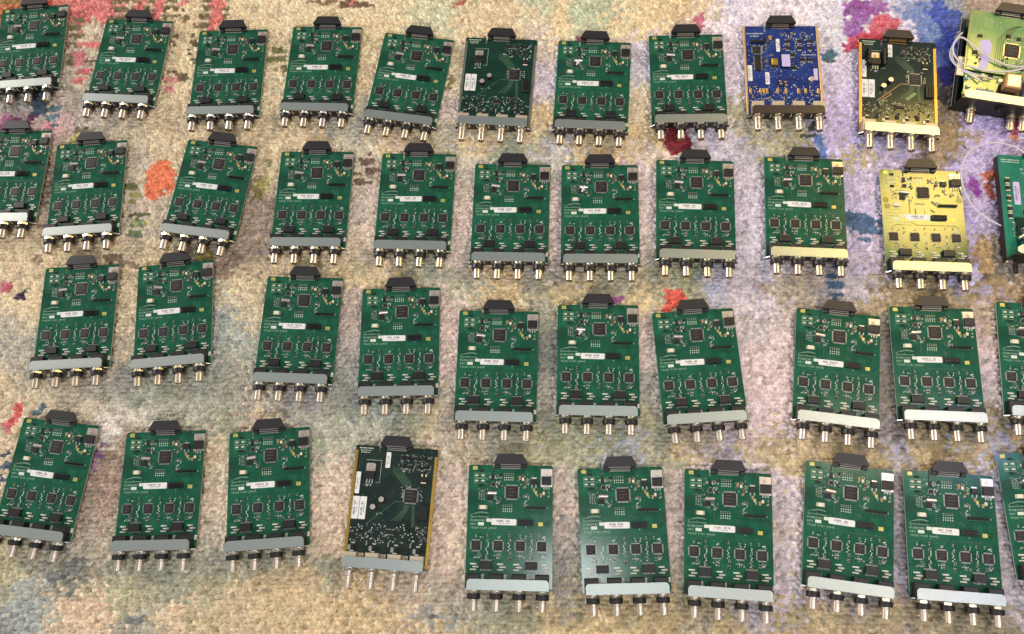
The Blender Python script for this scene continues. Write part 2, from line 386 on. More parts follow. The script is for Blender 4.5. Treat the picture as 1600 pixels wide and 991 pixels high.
# ------------------------------------------------------------------ the common green board
def make_green():
    R = random.Random(3)
    t = root('green circuit board', 'green circuit boards laid out in rows')
    substrate(t, 'green_mask')
    shroud(t); bracket(t)
    for i, x in enumerate((-39.1, -13.2, 12.7, 39.0)):
        bnc(t, x)
        h = MB(); h.box(x - .6, -131.3, 0, 15.8, 15.8, 11.2, 'black_plastic', ch=.6)
        h.box(x - .6, -126.4, 11.1, 12, .9, .25, 'connector_black')
        h.build('connector_housing', t)
        hs = MB(); hs.box(x + 9.2, -126.7, .0, 3.0, 5.2, .18, 'silk'); hs.build('white_pad', t)
    qfp(t, 1.9, -31.5, 14.2, 1.7, 'main_chip', 20, m='chip_black')
    for x in (-38.6, -12.8, 12.9, 37.6): qfp(t, x, -92.4, 10.4, 1.5, 'chip', 12)
    for x in (-26.4, 25.8):
        b = MB(); b.box(x, -114.0, .6, 14.0, 8.6, 4.4, 'black_plastic', ch=.5)
        for k in range(8):
            for sg in (-1, 1): b.box(x - 6 + k * 12 / 7, -114.0 + sg * 5.2, .05, .7, 2.2, .5, 'solder')
        b.build('transformer', t)
    for x in (-40.9, -9.8, 9.0, 41.0):
        b = MB()
        for dx, dy in ((-.6, 3.2), (2.2, 0), (-.6, -3.0)):
            b.box(x + dx - 1.3, -116 + dy, 0, 3.6, 1.5, 1.0, 'silk'); b.box(x + dx + 2.4, -116 + dy, 0, 3.0, 2.0, .9, 'solder')
            b.box(x + dx + .5, -116 + dy, 0, 1.8, 1.2, 1.1, 'cream_part')
        b.build('diode_array', t)
    for x, y in ((-42.4, -3.6), (36.0, -67.4)):
        b = MB(); b.box(x, y, 0, 5.4, 4.2, .1, 'pale_pad'); b.box(x, y, .1, 1.6, 1.6, .1, 'gold'); b.build('gold_pad', t)
    for x, y, w_, h_ in ((-24.5, -63.8, 5.8, 3.7), (-33.6, -68.0, 7.0, 3.6)):
        b = MB(); b.box(x, y, 0, w_, h_, .06, 'silk'); b.build('white_field', t)
    # four status LEDs in their printed frames
    for x, y in ((-40.1, -12.4), (-32.9, -12.4), (-40.1, -18.5), (-32.9, -18.5)):
        b = MB(); b.box(x, y, 0, 2.4, 2.0, .9, 'cream_part', ch=.3); b.box(x - 1.9, y, 0, .8, 1.6, .2, 'solder'); b.box(x + 1.9, y, 0, .8, 1.6, .2, 'solder')
        b.build('led', t)
    b = MB(); b.box(-35.1, -6.8, .1, 4.5, 2.3, 1.6, 'chip_black', ch=.3); b.build('small_chip', t)
    b = MB(); b.box(-35.3, -23.2, .1, 4.6, 2.4, 1.6, 'chip_black', ch=.3); b.build('small_chip', t)
    b = MB(); b.box(-21.0, -14.2, .2, 4.0, 5.6, 2.2, 'black_plastic', ch=.4); b.box(-21.0, -14.2, 2.4, 1.0, 5.6, .05, 'chip_black')
    for sg in (-1, 1): b.box(-21 + sg * 2.8, -14.2, .05, 1.6, 3.6, .5, 'solder')
    b.build('diode', t)
    qfp(t, -20.3, -22.6, 4.4, .8, 'small_chip', 6)
    b = MB(); b.rod((-26.6, -32.3, 2.6), (-15.4, -32.7, 2.6), [(0, 1.3), (.6, 1.9), (10.6, 1.9), (11.2, 1.3)], 'silver_tab', n=14)
    b.rod((-26.6, -32.0, 2.6), (-28.4, -35.0, .2), [(0, .25), (3.8, .25)], 'solder', n=6, smooth=False)
    b.build('crystal', t)
    b = MB(); b.box(-23.8, -38.3, .1, 6.1, 6.2, 2.2, 'chip_black', ch=.3)
    for k in range(5):
        for sg in (-1, 1): b.box(-26.3 + k * 1.25, -38.3 + sg * 3.6, .05, .55, 1.4, .4, 'solder')
    b.build('small_chip', t)
    b = MB(); b.box(-31.7, -49.1, .05, 6.2, 4.6, 2.4, 'cream_part', ch=.4)
    for sg in (-1, 1): b.box(-31.7 + sg * 3.9, -49.1, .05, 2.0, 4.4, .5, 'solder')
    b.build('capacitor', t)
    label_strip(t, -6.8, -65.5, 29.4, 7.2)
    b = MB(); b.box(18.6, -65.8, 0, 18.0, 6.6, 3.2, 'black_plastic', ch=.35)
    for k in range(8):
        for sg in (-1, 1): b.box(11.6 + k * 2, -65.8 + sg * 1.5, 3.2, .7, .7, 2.2, 'pin_grey' if k == 20 else 'chip_black')
    b.build('pin_header', t)
    b = MB(); b.box(30.4, -49.0, 0, 22.6, 2.6, 2.4, 'black_plastic', ch=.3)
    for k in range(9):
        b.box(20.4 + k * 2.5, -49.0, 2.4, .65, .65, 3.4, 'chip_black'); b.box(20.4 + k * 2.5, -51.2, .05, .8, 1.2, .3, 'trace_pale')
    b.build('pin_strip', t)
    b = MB(); b.box(27.8, -19.0, .2, 6.8, 6.8, 2.4, 'black_plastic', ch=.35)
    b.box(27.8, -14.9, .1, 6.0, 1.9, .9, 'silver_tab')
    for dx in (-2.3, 2.3): b.box(27.8 + dx, -24.0, .05, 1.2, 3.8, .5, 'solder')
    b.build('regulator', t)
    b = MB(); b.box(42.6, -14.3, 0, 13.6, 21.0, .12, 'silver_tab')
    o = b.build('heat_plate', t)
    b = MB(); b.prism([(36.4, -12.8), (48.6, -12.8), (48.6, -5.6), (47.2, -4.6), (37.8, -4.6), (36.4, -5.6)], .2, 1.4, 'silver_tab')
    b.box(42.5, -17.6, .5, 11.8, 10.0, 4.0, 'black_plastic', ch=.5)
    for dx in (-2.9, 0, 2.9): b.box(42.5 + dx, -25.0, .3, 1.3, 5.6, .8, 'solder')
    o = b.build('power_transistor', t)
    b = MB(); b.rod((42.4, -8.4, 1.4), (42.4, -8.4, 4), [(0, 3.2), (.6, 3.2), (.6, 2.2), (2.2, 1.8), (2.2, .9), (1.2, .9)], 'bright_metal', n=12)
    b.build('screw', o)
    for x, y, c in ((10.9, -14.8, 'tan_part'), (14.8, -16.2, 'cream_part'), (20.0, -17.0, 'trace_pale'), (18.0, -21.5, 'brown_part'), (28.0, -28.6, 'tan_part'), (30.2, -31.5, 'pale_pad'), (36.2, -34.6, 'tan_part'), (39.4, -32.2, 'cream_part')):
        b = MB(); b.box(x, y, .05, 2.6, 3.0, 1.8, c, ch=.3); b.box(x, y + 1.7, .05, 2.2, .8, .9, 'solder'); b.box(x, y - 1.7, .05, 2.2, .8, .9, 'solder'); b.build('capacitor', t)
    # small components too many to pick apart
    b = MB()
    for cx, cy, up_ in ((-2.1, -12.7, 1), (-3.1, -48.9, 0)):
        for k in range(5):
            for r in range(2): smd(b, cx - 5 + k * 2.5, cy + (r - .5) * 3.6, 'r' if r else 'p', math.pi / 2, s=1.15)
            b.box(cx - 5 + k * 2.5, cy - 4.4, 0, .9, 1.4, .12, 'silk')
    for k in range(6):
        for r in range(3): smd(b, -36.5 + r * 2.6, -31.0 - k * 1.8, R.choice('rp'), 0, s=.8)
    for cx in (-38.6, -12.8, 12.9, 37.6):
        for _ in range(11): smd(b, cx + R.uniform(-4, 6), -101.2 - R.uniform(0, 5), R.choice('rrpp'), R.choice((0, math.pi / 2)), s=1.1)
        for _ in range(6): smd(b, cx + R.uniform(-1, 7), -82.4 + R.uniform(-1.6, 1.6), R.choice('rpp'), R.choice((0, math.pi / 2)), s=1.1)
    for cx in (-25.6, .2, 25.6):
        for k in range(9): smd(b, cx + R.uniform(-1.4, 1.4), -85.5 - k * 2.0, R.choice('rpp'), 0, s=1.15)
        for k in range(6): smd(b, cx - 1.5 + R.uniform(0, 3), -103 - R.uniform(0, 5), R.choice('pr'), math.pi / 2, s=1.1)
    for cx, cy in ((-25.5, -80.5), (.2, -80.5), (25.2, -80.3), (34.5, -80.3)): smd(b, cx, cy, 'n', math.pi / 2, s=1.3)
    scatter(b, -17, -10, -10, -27, 26, 'rrppb', R); scatter(b, 9, -10, 23, -26, 20, 'rcpnp', R, s=1.0); scatter(b, -38, -27, -15, -44, 24, 'rp', R, s=1.0)
    scatter(b, 16, -34, 22, -47, 20, 'rrppp', R, s=1.05); scatter(b, -19, -36, -11, -46, 10, 'rrp', R)
    scatter(b, 26, -26, 47, -36, 9, 'pcr', R, s=.9); scatter(b, -29, -9, -24, -27, 6, 'pr', R, s=.8)
    b.box(43.8, -49.2, 0, 1.0, 1.0, .1, 'silk'); b.box(18.8, -71.0, 0, 1, 1, .1, 'silk')
    b.build('small_components', t, kind='stuff')
    # copper traces and silk marks, flat on the board
    b = MB()
    for pts, wd in (([(-16, -43), (-16, -60)], 1.2), ([(-9, -54), (-9, -61)], 1.6), ([(-15, -71.5), (-10.5, -76), (38, -76), (42, -80)], .9), ([(12, -44), (17, -48.5)], 3.0), ([(2, -53), (2, -60)], .8), ([(-34, -76), (-40, -80)], .7), ([(-34, -76), (-15, -76)], .7), ([(10, -55), (14, -58)], 2.4)):
        b.line(pts, wd, .03, 'trace_green')
    for x0, x1, y0, y1 in ((-42.8, -30.4, -9.8, -15.2), (-42.8, -30.4, -15.9, -21.2)):
        b.line([(x0, y0), (x1, y0), (x1, y1), (x0, y1), (x0, y0)], .3, .05, 'print_ink')
    # the maker's swoosh over the name
    for off, k0, k1 in ((0, 0.0, 1.0), (1.1, .25, .92)):
        pts = [(-45.5 + 20.5 * q, -58.3 + off * .3 + 4.4 * math.sin(math.pi * (.10 + .72 * q)) * (q ** .25) - off) for q in [k0 + (k1 - k0) * i / 12 for i in range(13)]]
        b.line(pts, .36, .05, 'print_ink')
    b.build('printed_marks', t, kind='stuff')
    text_mesh('printed_lettering', [('Symmetricom', -45.8, -60.8, 2.0, 21, 0), ('ELEB4381', -46, -65.0, 2.2, 17, 0), ('REV', -46, -69.3, 2.2, 6.8, 0), ('TFLEX T1/E1 2MHZ', -46, -73.6, 2.1, 31, 0)], 'print_ink', t, .06)
    return t

# ------------------------------------------------------------------ the darker board with edge rails
def make_dark(mask, rail, qm='chip_black', hous='beige_housing', seed=5, brk='bracket_metal', railw=3.4, sticker='paper', sink=False, traces='trace_pale', lab3=(-38.2, -73.4, 17, 26.2), full=True):
    R = random.Random(seed)
    t = root('dark board', None)
    substrate(t, mask, r=2)
    shroud(t, pins='contact_gold' if seed == 6 else 'pin_grey'); bracket(t, brk)
    for sg in (-1, 1):
        b = MB(); ytop = -6 if sg < 0 else -9
        b.box(sg * (50.1 - railw / 2), (ytop - 138) / 2, -1.9, railw, 138 + ytop, 2.6, rail)
        for k in range(26): b.box(sg * (50.1 - railw / 2), ytop - 4 - k * 5.0, .7, .8, .8, .02, 'ink')
        b.build('edge_rail', t)
    for x in (-42.6 + 3.0, -13.4, 12.8, 38.8):
        bnc(t, x, collar=False)
        h = MB(); h.box(x - 1.0, -131.4, 0, 15.6, 15.4, 10.6, hous, ch=.4); h.build('connector_housing', t)
        if full and x < 30:
            for k in range(3): 
                h = MB(); h.box(x + 8.4 + k * 2.1, -127.2, 0, 1.4, 5.2, 1.2, 'cream_part'); h.build('terminal', t)
    qfp(t, 22.3, -56.6, 14.6, 1.8, 'main_chip', 18, m=qm)
    if full: label_strip(t, -9.3, -15.9, 18.6, 5.6, math.pi / 2, 3, m=sticker, r=.8)
    if full: label_strip(t, -43.2, -44.5, 25.5, 5.6, math.pi / 2, 4, m=sticker, r=.8)
    x, y, w_, h_ = lab3
    label_strip(t, x - w_ / 4 - .1, y, h_, w_ / 2 - .4, math.pi / 2, 5, m=sticker, r=.8); label_strip(t, x + w_ / 4 + .1, y, h_, w_ / 2 - .4, math.pi / 2, 6, m=sticker, r=.8)
    b = MB(); b.prism([(-34.6, -30.4), (-23.4, -30.4), (-23.4, -22), (-25, -20.8), (-33, -20.8), (-34.6, -22)], .2, 1.5, 'silver_tab')
    b.box(-29.1, -34.8, .4, 12.2, 9.0, 4.2, 'black_plastic', ch=.5)
    for dx in (-3.2, 0, 3.2): b.box(-29.1 + dx, -42.2, .3, 1.5, 5.4, .8, 'solder')
    o = b.build('power_transistor', t)
    b = MB(); b.rod((-29, -25.6, 1.5), (-29, -25.6, 4), [(0, 3.2), (.6, 3.2), (.6, 2.2), (2.2, 1.8), (2.2, .9), (1.2, .9)], 'bright_metal', n=12); b.build('screw', o)
    if sink:
        b = MB(); 
        for sg in (-1, 1):
            b.box(-29.1 + sg * 9.6, -30, 0, 3.0, 24, 9.5, 'black_plastic', ch=.4)
            for k in range(4): b.box(-29.1 + sg * 12.0, -21 - k * 6, 0, 2.4, 2.0, 10.5, 'black_plastic')
        b.box(-29.1, -32, .05, 18, 20, .6, 'black_plastic'); b.build('heat_sink', t)
    for x, y in ((-11.2, -62.6), (-20.4, -71.8)):
        b = MB(); b.box(x, y - .6, 0, 7.4, 7.4, .9, 'black_plastic', ch=.2); b.rod((x, y, .8), (x, y, 2), [(0, 3.5), (5.6, 3.5), (6.0, 3.2)], 'black_plastic', n=18)
        b.rod((x, y, 6.7), (x, y, 7), [(0, 3.3), (.35, 3.1)], 'silver_tab', n=18); b.build('electrolytic_capacitor', t)
    for x, y in ((7.3, -12.1), (14.0, -12.2), (24.0, -12.5), (32.8, -12.2), (17.6, -22.7), (27.8, -22.3), (36.3, -21.8), (8.8, -22)):
        b = MB(); b.box(x, y, .1, 4.4, 4.4, 1.8, 'chip_black', ch=.3)
        for k in range(4):
            for sg in (-1, 1): b.box(x - 1.6 + k * 1.1, y + sg * 2.7, .05, .5, 1.0, .4, 'solder')
        b.build('small_chip', t)
    b = MB(); b.box(35.8, -36.1, .1, 7.2, 5.4, 2.4, 'chip_black', ch=.4); b.box(35.8, -40.2, .05, 6, 1.4, .7, 'cream_part')
    for dx in (-2.4, 2.4): b.box(35.8 + dx, -31.6, .05, 1.6, 3, .5, 'cream_part')
    b.build('regulator', t)
    b = MB(); b.box(39.6, -74.7, 0, 9.4, 17.0, 4.2, 'black_plastic', ch=.5)
    for k in range(7):
        for sg in (-1, 1): b.box(39.6 + sg * 1.8, -68.5 - k * 2.1, 4.2, .8, .8, 1.6, 'chip_black')
    b.build('pin_header', t)
    b = MB(); b.box(1.8, -99.1, .1, 10.6, 4.6, 1.6, 'chip_black', ch=.3)
    for k in range(8):
        for sg in (-1, 1): b.box(-2.8 + k * 1.3, -99.1 + sg * 3.0, .05, .55, 1.4, .4, 'solder')
    b.build('small_chip', t)
    for x in (-40.2, -14.9, 10.9, 36.9):
        b = MB(); b.box(x, -118, .1, 4.4, 6.0, 1.8, 'chip_black', ch=.3); b.box(x, -113.6, .05, 4.4, 1.8, .8, 'solder'); b.box(x - 4.2, -119, .05, 3.4, 5.5, 1.0, 'solder'); b.box(x - 1, -122.6, .05, 5, 1.2, .5, 'silk')
        b.build('small_chip', t)
    for x in (-27.5, -1.6, 24.5):
        b = MB(); b.box(x, -113, .1, 4.6, 5.6, 1.6, 'chip_black', ch=.3)
        for k in range(4): b.box(x + 3.1, -111 - k * 1.4, .05, 1.4, .7, .4, 'silk')
        b.build('small_chip', t)
    b = MB()
    scatter(b, 4, -8, 43, -29, 66, 'rrppp', R, s=1.1); scatter(b, -46, -92, -22, -112, 40, 'rrppb', R, s=1.15)
    scatter(b, -22, -90, 6, -112, 40, 'rrppb', R, s=1.15); scatter(b, 6, -90, 46, -112, 62, 'rrppb', R, s=1.15)
    scatter(b, 10, -45, 34, -47, 8, 'rp', R); scatter(b, 11, -50, 12.5, -64, 6, 'rpp', R); scatter(b, 33, -50, 36, -66, 8, 'rp', R)
    scatter(b, -34, -46, -26, -49, 6, 'p', R); scatter(b, -24, -77, -10, -80, 3, 'pr', R)
    b.build('small_components', t, kind='stuff')
    b = MB()
    for k in range(5):
        b.line([(16 + k * 1.4, -67), (16 + k * 1.4 - 1 - k * .2, -73), (2 + k * 2.6, -86)], .3, .03, traces)
    for k in range(3): b.line([(25 + k * 1.2, -67), (27 + k * 1.2, -92)], .3, .03, traces)
    b.line([(13, -64), (4, -64), (-27, -91)], .4, .03, traces)
    if seed == 6:
        b.line([(13, -64), (4, -64), (-27, -91)], 1.0, .05, 'tan_part'); b.line([(-8, -80), (-24, -92)], 1.0, .05, 'tan_part')
        b.prism([(9, -86), (21, -75), (25, -77), (13, -88)], .02, .05, 'trace_pale'); b.line([(2, -117), (20, -98)], 1.2, .05, 'trace_pale')
    for k in range(9): b.line([(-2 + k * 1.6, -24), (-2 + k * 1.6, -30), (10 + k * 1.4, -42), (14 + k * .9, -46)], .25, .03, traces)
    b.line([(-36, -17), (-17, -17), (-17, -43), (-22, -43)], .3, .05, 'silk')
    for yy, wd in ((-3.2, 17), (-5.9, 14), (-8.3, 12)):
        x = -45 + (17 - wd) / 2
        while x < -45 + wd: b.box(x, yy, .02, R.uniform(.6, 1.4), 1.1, .02, 'silk'); x += 1.9
    b.build('printed_marks', t, kind='stuff')
    text_mesh('printed_lettering', [('Symmetricom', -45.4, -3.8, 1.6, 17, 0)], 'silk', t, .07)
    return t

def make_blue():
    R = random.Random(9)
    t = root('blue', None)
    substrate(t, 'blue_mask', r=.6, label=None)
    shroud(t, m='connector_black', pins='silver_tab'); bracket(t, 'dark_metal', x0=-45.5, x1=47.3)
    for sg in (-1, 1):
        b = MB(); b.box(sg * 48.8, -69, -2.2, 2.7, 136, 3.6, 'pale_gold', ch=.3); b.build('edge_rail', t)
    for x in (-38.5, -12.3, 14.2, 40.5):
        bnc(t, x, collar=False)
        h = MB(); h.box(x + 1.5, -129.6, 0, 15.2, 17.0, 10.4, 'beige_housing', ch=.4); h.build('connector_housing', t)
    qfp(t, -33.4, -37.8, 10.2, 1.4, 'main_chip', 14)
    b = MB(); b.box(-26.2, -37.8, .1, 1.4, 11.6, .9, 'solder'); b.build('terminal', t)
    b = MB(); b.box(-32.4, -58.4, .1, 7.4, 22.5, 2.4, 'chip_black', ch=.3)
    for k in range(20):
        for sg in (-1, 1): b.box(-32.4 + sg * 4.7, -48 - k * 1.1, .05, 1.8, .6, .5, 'solder')
    b.build('memory_chip', t)
    b = MB(); b.box(-11.2, -58.6, .1, 8.0, 9.4, 6.0, 'gold', ch=.8); b.box(-11.2, -58.6, 0, 9.6, 11, .5, 'black_plastic'); b.build('oscillator', t)
    b = MB(); b.box(4.0, -56.2, .05, 11.4, 19.0, 4.0, 'black_plastic'); o = b.build('relay', t)
    b = MB(); b.prism(rounded(-1.6, -65.6, 9.6, -46.8, 1.2), 4.05, 4.12, 'lilac_lit_white'); b.build('label', o)
    label_strip(t, -4.3, -30.0, 20, 5.0, math.pi / 2, 13, r=.6); label_strip(t, -43.4, -73.0, 24, 6.0, math.pi / 2, 14, r=.8)
    label_strip(t, -20.6, -81.0, 18.5, 5.4, math.pi / 2, 15, r=1.2); label_strip(t, 43.2, -75, 18, 5.2, math.pi / 2, 16, m='lilac_lit_white', bars=False, r=.8)
    b = MB(); b.box(-31.1, -25.2, 0, 19.6, 3.4, 3.4, 'black_plastic', ch=.3); b.build('pin_header', t)
    b = MB(); b.box(-14.2, -19.4, .1, 4.0, 6.4, 2.8, 'copper_gold', ch=.5); b.build('capacitor', t)
    b = MB(); b.rod((36, -84, 0), (36, -84, 1), [(0, 3.6), (4.2, 3.6), (4.6, 3.2)], 'bright_metal', n=16); b.build('electrolytic_capacitor', t)
    for x, y in ((9.1, -24.4), (24.6, -24.4), (8.6, -34.8), (24.1, -34.8), (37.6, -35.0), (14.1, -45.7), (15.1, -65.7), (37.5, -24), (27, -53), (37, -53)):
        b = MB(); b.box(x, y, .1, 5.6, 4.6, 1.8, 'chip_black', ch=.3)
        for k in range(5): b.box(x - 2.2 + k * 1.1, y - 3.1, .05, .55, 1.4, .5, 'cream_part'); b.box(x - 2.2 + k * 1.1, y + 3.0, .05, .55, 1.2, .5, 'solder')
        b.build('small_chip', t)
    for x in (-44, -31, -26.6, -22.4, -8.5, 2.5, 18.5, 28, 44.5):
        b = MB(); b.box(x, -101, .05, 3.2, 4.6, 2.2, 'copper_gold', ch=.5); b.box(x, -97.8, .05, 3.0, 1.4, 1.4, 'solder'); b.box(x, -104.2, .05, 3.0, 1.4, 1.4, 'solder'); b.build('capacitor', t)
    b = MB()
    for _ in range(9): b.box(R.uniform(-8, 15), R.uniform(-84, -93), .05, 2.6, 2.4, 1.8, R.choice(('copper_gold', 'solder', 'chip_black')), ch=.3)
    scatter(b, -46, -94, 46, -108, 60, 'rcppc', R, s=1.1); scatter(b, -46, -110, 46, -120, 60, 'pprcp', R, s=1.15)
    scatter(b, -2, -10, 46, -44, 90, 'pprcp', R, s=1.1); scatter(b, -46, -28, -18, -60, 34, 'rpcr', R); scatter(b, -24, -44, -2, -70, 24, 'rpcr', R); scatter(b, 14, -48, 40, -66, 20, 'rp', R)
    scatter(b, -12, -66, 16, -84, 16, 'prb', R); scatter(b, -30, -12, -12, -24, 10, 'prb', R)
    b.build('small_components', t, kind='stuff')
    b = MB()
    b.line([(-40, -24), (-28, -12)], .35, .04, 'trace_pale'); b.line([(-20, -34), (-8, -22)], .5, .04, 'trace_pale'); b.line([(-24, -30), (-16, -23)], .35, .04, 'trace_pale')
    for yy, x0, wd in ((-11.5, -45, 22), (-15.6, -40, 11), (-45, 27, 18)):
        x = x0
        while x < x0 + wd: b.box(x, yy, .02, R.uniform(.6, 1.4), 1.4, .02, 'silk'); x += 1.8
    for _ in range(90): b.box(R.uniform(-44, 46), R.uniform(-3, -116), .02, .6, .6, .02, 'lilac_lit_white')
    b.build('printed_marks', t, kind='stuff')
    return t

def tube(name, parent, pts, r, m, kind=None):
    cu = bpy.data.curves.new(name, 'CURVE'); cu.dimensions = '3D'; cu.bevel_depth = r * .001; cu.bevel_resolution = 3
    sp = cu.splines.new('NURBS'); sp.points.add(len(pts) - 1); sp.order_u = 4; sp.use_endpoint_u = True; sp.resolution_u = 10
    for p, (x, y, z) in zip(sp.points, pts): p.co = (x * .001, (y + 70) * .001, z * .001 + PT, 1)
    ob = bpy.data.objects.new('t', cu); C.objects.link(ob)
    me = bpy.data.meshes.new_from_object(ob.evaluated_get(bpy.context.evaluated_depsgraph_get()))
    bpy.data.objects.remove(ob); bpy.data.curves.remove(cu)
    me.materials.clear(); me.materials.append(MATS[m])
    for p in me.polygons: p.use_smooth = True
    o = bpy.data.objects.new(name, me); C.objects.link(o)
    if parent: o.parent = parent
    return o

def copy_tree(o, parent=None):
    c = o.copy(); C.objects.link(c)
    if parent: c.parent = parent
    for ch in list(o.children): copy_tree(ch, c)
    return c

def place(t, x, y, a, label):
    # x, y = middle of the board's top edge; the empty sits at the board's centre (70 mm down)
    t.location = (x + math.sin(a) * .070, y - math.cos(a) * .070, 0); t.rotation_euler = (0, 0, a); t['label'] = label

